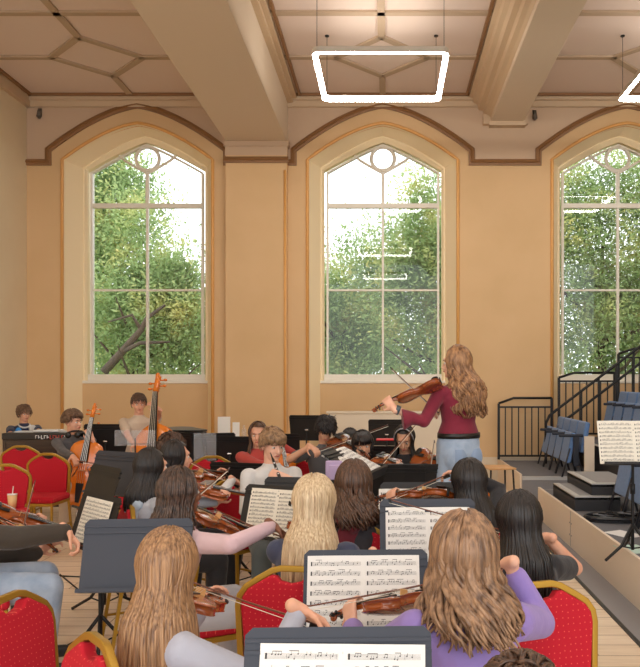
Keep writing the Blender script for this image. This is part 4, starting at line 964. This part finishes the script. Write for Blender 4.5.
tl = P(77,506,8.65); M = frame(tl, P(93,412,8.85)-tl, (.15,-1,.25)); c_ = place_inst('cello', M, 'glossy amber cello held by the boy in the grey jumper')
place_bow(P(80,462,8.5), (V((1,-.1,-.12))), (0,-.5,1), 'bow at the strings of the glossy amber cello')
t = empty('headphones', P(74,434,8.95)); tag(t, 'black headphones hung round the neck of the cello player', 'headphones')
m = MB(); m.tube([(.085*math.cos(a), .07*math.sin(a)+.03, .01+.02*math.sin(a)) for a in [R(-20+i*20) for i in range(12)]], .012, 8); m.build('head_band', ebony, t, smooth=True)
for s in (-1, 1):
    m = MB(); m.ell((s*.055, -.035, -.01), (.038,.022,.038), None, 14, 8); m.build('ear_cup', ebony, t, smooth=True)
x, y = xy(139, 9.2)
person('boy with short brown hair in a stone-coloured T-shirt standing behind the double bass', x, y, 165, 1.545, hair='dark_brown', style='short', hk=dict(len=.05, n=220), top=('t_shirt', c_stone), legs=('trousers', c_stone), skin='fair', female=False, sleeve=('short','short'), yaw=-6, pitch=-4, seat=.68, k=.98,
    hl=P(160,404,8.65), hr=P(142,462,8.5), handL=((-.5,-.2,.45),(-.3,.3,-.2)), handR=((.6,-.5,-.5),(0,0,-1)), eh_l=(-1.2,.0,-.35))
tl = P(152,514,8.45); M = frame(tl, P(156,389,8.75)-tl, (-.15,-1,.1)); place_inst('double_bass', M, 'large amber double bass standing in front of the left window')
t = empty('tall_stool', (x, y, 0)); tag(t, 'tall black stool under the double bass player', 'stool')
m = MB(); m.tube([(0,0,.62),(0,0,.655)], .17, 24); m.build('seat', black_m, t, bevel=.006)
for a in (45,135,225,315):
    m = MB(); m.tube([(.1*math.cos(R(a)), .1*math.sin(R(a)), .62), (.2*math.cos(R(a)), .2*math.sin(R(a)), 0)], .012, 6); m.build('leg', chrome_m, t, smooth=True)
# ---- the standing player
t = empty('podium', xy(462, 5.95)+(0,)); tag(t, 'low dark podium under the standing violin player', 'podium')
m = MB(); m.box((-.42,-.42,0),(.42,.42,.235)); m.build('box', dark_deck, t, bevel=.006); m = MB(); m.box((-.43,-.43,.235),(.43,.43,.25)); m.build('top', deck_m, t, bevel=.004)
x, y = xy(458, 5.95)
def belt(I):
    zc = .975; ring = [V((.174*math.cos(a*math.pi/12)*1.0, .130*math.sin(a*math.pi/12)-.01, zc+.03)) for a in range(24)]
    m = MB(); m.loft([ring, [p+V((0,0,.04)) for p in ring]], cap=False); b2 = m.build('belt', ebony, I['t'], smooth=True); so = b2.modifiers.new('s', 'SOLIDIFY'); so.thickness = .006; so.offset = 1
    for s in (-1, 1):
        m = MB(); G = [[V((s*.075+.099*math.sin(u)*math.cos(v), -.05-.106*math.cos(u)*math.cos(v), .86+.115*math.sin(v))) for u in [R(-34+68*i/8) for i in range(9)]] for v in [R(-30+65*j/6) for j in range(7)]]; m.loft(G, cap=False, closed=False); m.build('back_pocket', cloth('denim_pocket', srgb(136,155,182)), I['t'], smooth=True)
    wr = I['arms'][-1][1]; el = I['arms'][-1][0]; d = (wr-el).normalized(); m = MB(); q = wr-d*.035; m.tube([q-d*.016, q+d*.016], .036, 14); m.build('watch', mat('watch_strap', srgb(70,84,92), .4), I['t'], smooth=True)
violinist('standing woman with long wavy golden hair, burgundy bell-sleeved top and light jeans', 'violin raised to the left by the standing woman', 'thin bow rising beside the cheek of the standing woman', x, y, -32, 1.968,
    tail=P(441,381,5.72), scroll=P(384,404,5.78), frog=P(437,412,6.05), up=(.1,.30,1.0), kind='violin', hair='golden', hk=dict(len=.42, n=300, r=.011, clump=1, lv=.06, spread=1.45, back=.05, wav=.022, freq=34, face=58, vol=1.08, seed=17), top=('top', c_burg), legs=jeans, skin='pale', stand_=True, floor=.25, vox=.007, sleeve=('bell','long'), yaw=-34, eh_l=(-.5,-.3,-1), extra=belt, k=1.02, lgrip=.35)

# ---- chairs
for px, d, az, lb in (
    (-23, 2.81, -80, 'large red chair at the bottom left corner with a gold frame'), (138, 2.41, 50, 'red chair whose gold shoulder rises beside the long light brown hair'),
    (300, 3.33, 8, 'red chair with gold crown between the bow and the open score'), (524, 3.08, -18, 'red dotted chair in the bottom right behind the purple jumper'),
    (213, 3.98, 62, 'red seat with a gold frame below the pale trousers'), (42, 8.05, 182, 'empty red chair facing the camera below the cello player'),
    (17, 9.0, 172, 'empty red chair in front of the dark keyboard'), (2, 7.0, 160, 'red chair cut by the left edge with an orange violin on it'),
    (56, 9.55, 185, 'red chair half hidden behind the grey jumper'), (118, 7.7, 185, 'red chair top showing above the grey slanted desks'),
    (150, 4.95, 62, 'red chair behind the pale grey cardigan'), (210, 7.75, 176, 'empty red chair left of the black stands'),
    (240, 5.95, 128, 'red chair under the boy in the white T-shirt'), (181, 9.3, 172, 'red chair right of the double bass'),
    (200, 9.9, 165, 'red chair behind the clear plastic sheet'), (312, 7.6, 172, 'red chair behind the boy in the dark grey shirt'),
    (245, 9.0, 180, 'red chair peeping out between the black stands and the girl in rust red'), (106, 9.8, 178, 'red chair behind the wide black stand')):
    chair(*xy(px, d), az, lb)
for px, d, az, lb in ((354,4.25,-8,'red chair under the person in the charcoal jacket'), (471,4.3,-20,'red chair under the person with long straight black hair'), (405,7.1,190,'red chair under the girl with the pale hair band'), (363,7.0,176,'red chair under the smiling player'), (258,7.8,172,'red chair under the girl in rust red'), (173,5.75,60,'red chair under the person with dark tied-back hair'), (-34,4.3,62,'red chair under the person in the dark olive jacket')):
    chair(*xy(px, d), az, lb)
# small tan chair by the platform
t = empty('wooden_chair', (*xy(498, 8.2), 0), R(10)); tag(t, 'small tan wooden seat on thin black legs beside the platform corner', 'chair')
m = MB(); m.box((-.15,-.17,.76),(.15,.17,.78)); m.build('seat', mat('tan_plywood', srgb(206,158,106), .45), t, bevel=.01)
for s in (-1,1):
    for q in (-1,1):
        m = MB(); m.tube([(s*.12,q*.13,.76),(s*.15,q*.18,0)], .010, 6); m.build('leg', black_m, t, smooth=True)
tl = P(497,517,8.9); M = frame(tl, V((-.55,.12,.8)), (-.3,-1,.1)); c_ = place_inst('cello', M, 'brown cello leaning behind the tan wooden seat'); c_.scale = (.62,)*3

# ---- music stands and the music on them
s = stand(*xy(338, 2.03), 178, 1.033, 'slate music stand nearest the camera at the bottom centre', 'slate'); sheet(s, 'white sheet of music on the nearest slate stand', w=.44, h=.29, staves=7, seed=11, dx=.01, rot=-.02)
s = stand(*xy(366, 3.08), 178, 1.01, 'slate music stand in front of the purple jumper, scroll across it', 'slate'); sheet(s, 'two-page score on the stand behind the violin scroll', w=.45, h=.31, staves=7, seed=12, dx=-.01)
s = stand(*xy(428, 4.0), 178, 1.075, 'slate music stand at the second desk behind the wavy brown hair', 'slate'); sheet(s, 'two-page score at the second desk beside the wavy brown hair', w=.44, h=.29, staves=7, seed=13)
s = stand(*xy(420, 4.85), 180, 1.05, 'dark music stand behind the violin of the long black hair', 'black'); sheet(s, 'sheet music behind the violin scroll at the third desk', w=.44, h=.29, staves=8, seed=14, dx=-.04)
s = stand(*xy(137, 3.6), 176, 1.042, 'bare slate music stand in front of the braided hair', 'slate')
s = stand(*xy(95, 4.75), 224, .99, 'dark stand turned sideways behind the bare slate stand', 'black'); sheet(s, 'tall speckled sheet of music on the sideways stand', w=.36, h=.30, pages=1, staves=11, seed=15, pm=cream_paper)
s = stand(*xy(100, 5.6), 226, 1.07, 'dark desk slanting up to the right, directly behind the sideways stand', 'black'); s = stand(*xy(114, 6.2), 208, 1.12, 'wider grey slanted desk beside the long black hair', 'slate')
s = stand(*xy(276, 4.75), 204, 1.04, 'black stand holding the lined score in front of the boy in white', 'black'); sheet(s, 'densely lined score in front of the boy in white', w=.40, h=.31, staves=12, seed=16, pm=cream_paper)
s = stand(*xy(300, 5.1), 186, 1.05, 'black desk edge behind the blonde hair', 'black')
s = stand(*xy(354, 5.3), 104, 1.215, 'black stand with bright sheets left of the double black desk', 'flat'); sheet(s, 'bright white sheets spread across the tilted stand', tilt=26, w=.46, h=.33, staves=8, seed=18)
m = MB(); m.box((-.055,-.012,-.055),(.055,.012,.055)); m.box((-.035,-.02,-.07),(.05,.0,.03)); o = m.build('lilac_cloth', cloth('lilac_cloth', srgb(178,156,190)), bevel=.02); o.location = P(334,469,5.0); tag(o, 'lilac cloth pouch hanging from the stand with bright sheets', 'cloth')
for px, d, az, zt, lb in ((393, 5.9, 6, 1.06, 'left black desk of the pair in front of the girl with the hair band'), (416, 5.9, -6, 1.06, 'right black desk of the pair in front of the girl with the hair band'),
    (106, 9.15, 4, 1.18, 'wide black music stand in front of the cello player'), (307, 11.0, 8, 1.20, 'black music stand standing alone left of the boy with the viola'),
    (230, 8.4, 4, 1.09, 'black music stand in the pair behind the empty red chair'), (213, 8.9, -20, 1.09, 'turned black music stand in the pair behind the empty red chair'), (277, 8.5, -6, 1.11, 'black music stand beside the dark cello scroll'),
    (240, 6.3, 16, 1.03, 'low black desk left of the boy in white'), (387, 10.4, 5, 1.17, 'black stand in front of the radiator cover'), (384, 8.0, 5, 1.02, 'lower black stand carrying the red folder'), (402, 6.3, 0, 1.02, 'small black desk edge under the girl with the hair band'), (198, 8.9, 30, 1.09, 'stand behind the empty red chair holding a grey plastic sheet')):
    s = stand(*xy(px, d), az, zt, lb, 'black')
m = MB(); m.box((-.12,-.09,0),(.12,.09,.012)); o = m.build('red_folder', mat('red_card', srgb(214,24,40), .5), bevel=.004); o.location = P(388,440,7.92); tag(o, 'red folder lying on the lower black stand', 'folder')
# the open score on the right
s = stand(*xy(634, 5.85), 181, 1.03, 'tall stand with the open score on the platform at the right edge', 'black'); s.location.z = .345
sheet(s, 'open cream score on the stand at the right edge', w=.54, h=.345, staves=10, seed=19, pm=cream_paper)

# clear plastic screens
plast = mat('clear_plastic', srgb(224,230,238), .12); pb = plast.node_tree.nodes['Principled BSDF']; pb.inputs['Alpha'].default_value = .16
for px, py, d, w, h, lb in ((135, 438, 8.3, .44, .17, 'clear plastic panel in front of the double bass player'), (205, 447, 8.2, .24, .30, 'clear plastic panel in front of the far red chair')):
    t = empty('plastic_screen', (P(px,py,d).x, d, 0)); tag(t, lb, 'screen'); zc = P(px,py,d).z
    m = MB(); m.box((-w/2,-.003,zc-h/2),(w/2,.003,zc+h/2)); m.build('panel', plast, t, bevel=.002)
    m = MB(); m.tube([(0,.01,zc),(0,.01,.03)], .008, 6); m.tube([(0,.01,.0),(0,.01,.03)], [.13,.1], 16); m.build('stem', black_m, t, smooth=True)
    m = MB(); m.tube([(-w/2,.008,zc-h/2+.02),(w/2,.008,zc-h/2+.02)], .005, 6); m.build('crossbar', black_m, t, smooth=True)
# keyboard / organ
wood_d = mat('dark_brown_wood', srgb(78,60,44), .5, noise=((3,3,30), srgb(58,44,34), .3, .7))
t = empty('keyboard_cabinet', (P(42,428,9.6).x, 9.6, 0)); tag(t, 'dark brown upright keyboard cabinet with small red and white marks along the top', 'keyboard')
m = MB(); m.box((-.46,-.02,.12),(.46,.02,.97)); m.box((-.48,-.03,0),(-.44,.34,1.03)); m.box((.44,-.03,0),(.48,.34,1.03)); m.build('cabinet', wood_d, t, bevel=.006)
m = MB(); m.box((-.48,-.05,.96),(.48,.30,1.04)); m.build('top', mat('dark_panel', srgb(46,42,40), .4), t, bevel=.01)
m = MB(); m.box((-.4,.1,1.04),(.4,.26,1.052)); m.build('keys', c_white, t)
def letters(body, x_, z_, y_, size, mt, par, nm='lettering'):
    c = bpy.data.curves.new(nm, 'FONT'); c.body = body; c.size = size; c.extrude = .001; c.align_x = 'LEFT'; c.materials.append(mt)
    o = bpy.data.objects.new(nm, c); COL.objects.link(o); o.parent = par; o.location = (x_, y_, z_); o.rotation_euler = (R(90), 0, 0); return o
# things on the keyboard
t = empty('open_book', P(49,424,9.75)); tag(t, 'pale open book lying on top of the keyboard cabinet', 'book')
t.location.z = 1.052; m = MB(); m.box((-.16,-.10,0),(.0,.10,.02)); m.box((0,-.10,0),(.16,.10,.02)); m.build('pages', paper_m, t, bevel=.004)
# closed grand piano lid behind the bass
t = empty('grand_piano', (P(188,425,10.9).x, 10.9, 0)); tag(t, 'black grand piano behind the double bass by the left window', 'piano')
ol = [(-.75,-.5),(.55,-.5),(.62,-.3),(.45,.0),(.2,.3),(-.1,.75),(-.4,.9),(-.68,.85),(-.75,.6)]
ol = [(x*.5, y*.6) for x, y in ol]
m = MB(); m.prism(ol, .68, .98); m.build('case', ebony, t, bevel=.01); m = MB(); m.prism([(x*1.02,y*1.02) for x,y in ol], .985, 1.01); m.build('lid', ebony, t, bevel=.006)
for q in ((-.3,-.2),(.2,-.2),(-.2,.3)): m = MB(); m.tube([(q[0],q[1],.68),(q[0],q[1],0)], [.05,.035], 10); m.build('leg', ebony, t, smooth=True)
# clear cups on a table at the back
t = empty('side_table', (P(232,440,11.2).x, 11.2, 0)); tag(t, 'pale folding table at the back beside the pilaster', 'table')
m = MB(); m.box((-.45,-.25,.80),(.45,.25,.83)); m.build('table_top', paper_m, t, bevel=.006)
for a in (-1,1):
    for b2 in (-1,1): m = MB(); m.tube([(a*.4,b2*.2,.8),(a*.42,b2*.22,0)], .014, 6); m.build('leg', chrome_m, t, smooth=True)
for px, h, lb in ((224,.34,'white card leaning on the table at the back'), (236,.26,'small white folded card on the table at the back'), (244,.22,'clear bottle at the right end of the back table')):
    m = MB(); p = P(px,430,11.1)
    if px == 244: m.tube([(0,0,0),(0,0,h*.7),(0,0,h*.8),(0,0,h)], [.035,.035,.012,.012], 12); o = m.build('bottle', plast, smooth=True); ct = 'bottle'
    else: m.box((-.09 if px == 224 else -.05,-.004,0),(.09 if px == 224 else .05,.004,h)); m.box((-.03,.0,0),(.03,.08,.006)); o = m.build('table_card', paper_m); ct = 'card'
    o.location = (p.x, 11.1, .83); tag(o, lb, ct)
# cup with a straw, on the empty chair's neighbour
t = empty('paper_cup', P(20,478,8.0)); tag(t, 'paper cup with a straw between the two empty red chairs', 'cup'); t.location.z = .505; t.location.x = P(20,478,7.3).x; t.location.y = 7.15
m = MB(); m.tube([(0,0,0),(0,0,.13)], [.032,.043], 16); m.build('cup', mat('cup_card', srgb(226,186,130), .6), t, smooth=True); m = MB(); m.tube([(0,0,.13),(0,0,.14)], [.045,.042], 16); m.build('lid', paper_m, t, smooth=True); m = MB(); m.tube([(0,0,.12),(.01,0,.21)], .004, 6); m.build('straw', paper_m, t)
# cables on the floor
for i, (pts, lb) in enumerate((([(60,575),(78,590),(100,585),(112,578)], 'dark cable curving over the floor under the slate stand'), ([(20,568),(50,576),(90,578),(130,572)], 'dark cable running across the floor behind the olive sleeve'))):
    q = []
    for px, py in pts: d = 1.7*FPX/(py-CY); q.append(V(((px-CX)*d/FPX, d, .006)))
    m = MB(); m.tube(q, .006, 6); tag(m.build('floor_cable', black_m, smooth=True), lb, 'cable')

tl = P(101,512,9.7); M = frame(tl, P(98,430,10.0)-tl, (-.1,-1,.2)); place_inst('cello', M, 'second amber cello seen under the wide black music stand')
t = bpy.data.objects['keyboard_cabinet']; random.seed(9)
for i in range(13):
    m = MB(); x0 = -.06+.036*i; m.box((x0,-.056,.975),(x0+.008,-.05,1.015)); m.box((x0,-.056,1.007-.02*(i%3)),(x0+.026,-.05,1.015-.02*(i%3))); m.build('marking', mat('red_mark', srgb(200,70,60), .5) if 4 < i < 10 else paper_m, t)
# ================================================================== outside, light, camera
leaf_m = bpy.data.materials.new('leaves'); leaf_m.use_nodes = True
nt = leaf_m.node_tree; nt.nodes.clear()
out = nt.nodes.new('ShaderNodeOutputMaterial'); df = nt.nodes.new('ShaderNodeBsdfDiffuse'); tl = nt.nodes.new('ShaderNodeBsdfTranslucent'); ms = nt.nodes.new('ShaderNodeMixShader'); ms.inputs[0].default_value = .45
oi = nt.nodes.new('ShaderNodeTexCoord'); nz = nt.nodes.new('ShaderNodeTexNoise'); nz.inputs['Scale'].default_value = 1.3; nz.inputs['Detail'].default_value = 5
rp = nt.nodes.new('ShaderNodeValToRGB'); e = rp.color_ramp.elements
e[0].position = .32; e[0].color = (*srgb(120,142,94), 1); e[1].position = .70; e[1].color = (*srgb(218,210,142), 1)  # greens paled: the haze over the trees is put into the leaf colours
x_ = rp.color_ramp.elements.new(.5); x_.color = (*srgb(166,188,132), 1)
nt.links.new(oi.outputs['Object'], nz.inputs['Vector']); nt.links.new(nz.outputs['Fac'], rp.inputs[0])
for n_ in (df, tl): nt.links.new(rp.outputs[0], n_.inputs['Color'])
nt.links.new(df.outputs[0], ms.inputs[1]); nt.links.new(tl.outputs[0], ms.inputs[2]); nt.links.new(ms.outputs[0], out.inputs[0])
bark_m = mat('bark', srgb(92,76,62), .9, noise=((8,8,2), srgb(60,50,42), .3, .7))
def crown_mesh(seed, n, r, clumps=26, size=.05):
    random.seed(seed); m = MB(); cl = []
    for i in range(clumps):
        a = random.uniform(0, 6.283); u = random.uniform(-1, 1); q = random.uniform(.25, .8)
        s_ = math.sqrt(1-u*u); cl.append((V((r[0]*q*s_*math.cos(a), r[1]*q*s_*math.sin(a), r[2]*q*u)), random.uniform(.28, .5)))
    for i in range(n):
        c, k = random.choice(cl)
        p = c + V((random.gauss(0, .42)*k*r[0], random.gauss(0, .42)*k*r[1], random.gauss(0, .4)*k*r[2]))
        a = V((random.gauss(0,1), random.gauss(0,1), random.gauss(0,1))).normalized(); b_ = a.orthogonal().normalized(); s = size*random.uniform(.7, 1.5)
        m.add([p-a*s, p+b_*s*.45, p+a*s, p-b_*s*.45], [(0,1,2,3)])
    return m.mesh('foliage', leaf_m)
def tree(x, y, zc, r, seed, n, lb, trunk=True, lean=0, mesh=None, size=.05):
    t = empty('tree', (x, y, -.6)); tag(t, lb, 'tree', None)
    me = mesh or crown_mesh(seed, n, r, size=size); o = bpy.data.objects.new('foliage', me); COL.objects.link(o); o.parent = t; o.location = (0, 0, zc+.6); 
    random.seed(seed+5); m = MB(); top = zc+.6
    m.tube([(0,0,0), (.05*lean, 0, top*.35), (lean*.5, .1, top*.7), (lean, 0, top*1.15)], [.16,.13,.09,.03], 8)
    m.build('trunk', bark_m, t, smooth=True)
    for k in range(6):
        z = top*(.35+.1*k); a = random.uniform(0, 6.28); L_ = random.uniform(.8, 1.6)*r[0]*.6; x0 = lean*.5*z/top
        m = MB(); m.tube([(x0,0,z),(x0+math.cos(a)*L_*.5,math.sin(a)*L_*.5,z+.35),(x0+math.cos(a)*L_,math.sin(a)*L_,z+1.0)], [.06,.04,.012], 6); m.build('branch', bark_m, t, smooth=True)
    return t
T = [(-8.2, 19.5, 5.6, (2.4,1.6,3.0), 11, 15000, 'tall leafy tree filling the left of the left window'),
     (-6.0, 18.6, 3.1, (2.1,1.4,2.2), 12, 13000, 'yellow-green tree with a dark forked bough in the left window'),
     (-1.2, 20.5, 3.2, (2.3,1.5,2.5), 13, 13000, 'yellowish leafy tree behind the left half of the middle window'),
     (1.55, 18.5, 4.1, (1.9,1.4,3.2), 14, 15000, 'tall green tree behind the right half of the middle window'),
     (5.3, 19.0, 4.4, (2.4,1.6,3.4), 15, 17000, 'broad green tree filling the left half of the right window'),
     (7.9, 19.6, 4.6, (2.3,1.6,3.4), 16, 12000, 'green tree at the right edge of the right window')]
for (x, y, zc, r, sd, n, lb) in T: tree(x, y, zc, tuple(q*1.22 for q in r), sd, int(n*2.9), lb, size=.052)
# the dark bough across the left window
t = bpy.data.objects['tree.001']
m = MB(); m.tube([P(104,372,17.2)-t.location, P(122,352,17.2)-t.location, P(141,330,17.1)-t.location, P(147,318,17.1)-t.location, P(165,305,17.2)-t.location], [.10,.09,.07,.05,.03], 8)
m.tube([P(122,352,17.2)-t.location, P(140,343,17.0)-t.location, P(170,342,17)-t.location], [.06,.045,.02], 8); m.tube([P(141,330,17.1)-t.location, P(132,315,17)-t.location, P(108,322,17)-t.location], [.05,.035,.015], 6); m.build('bough', bark_m, t, smooth=True)
m = MB(); random.seed(77)
for i in range(16000):
    p = V((random.uniform(-13, 13), 23+random.uniform(-.7,.7), random.uniform(-.5, 3.0+.9*math.sin(i*.37)*random.random())))
    a = V((random.gauss(0,1), random.gauss(0,1), random.gauss(0,1))).normalized(); b_ = a.orthogonal().normalized(); s = random.uniform(.09,.15)
    m.add([p-a*s, p+b_*s*.5, p+a*s, p-b_*s*.5], [(0,1,2,3)])
tag(m.build('hedge', leaf_m), 'dense green hedge at the back of the garden outside the windows', 'hedge', kind='stuff')
m = MB(); m.box((-40, YW+1, -.7), (40, 60, -.6)); struct(m.build('ground', mat('lawn', srgb(120,140,80), .9)))

w = bpy.data.worlds.new('sky'); SC.world = w; w.use_nodes = True
bg = w.node_tree.nodes['Background']; bg.inputs[0].default_value = (.93, .97, 1.0, 1); bg.inputs[1].default_value = 1.7
cam = bpy.data.cameras.new('camera'); co = bpy.data.objects.new('camera', cam); COL.objects.link(co)
co.location = (0, 0, EYE); co.rotation_euler = (R(90), 0, 0)
cam.sensor_fit = 'HORIZONTAL'; cam.sensor_width = 36; cam.lens = FPX/640*36; cam.shift_x = (320-CX)/640; cam.shift_y = (CY-333.5)/640
cam.clip_start = .05; cam.clip_end = 200
SC.camera = co
vs = SC.view_settings; vs.view_transform = 'Standard'; vs.look = 'None'; vs.gamma = 1; vs.use_curve_mapping = False; vs.exposure = .72
SC.cycles.max_bounces = 8; SC.cycles.diffuse_bounces = 5
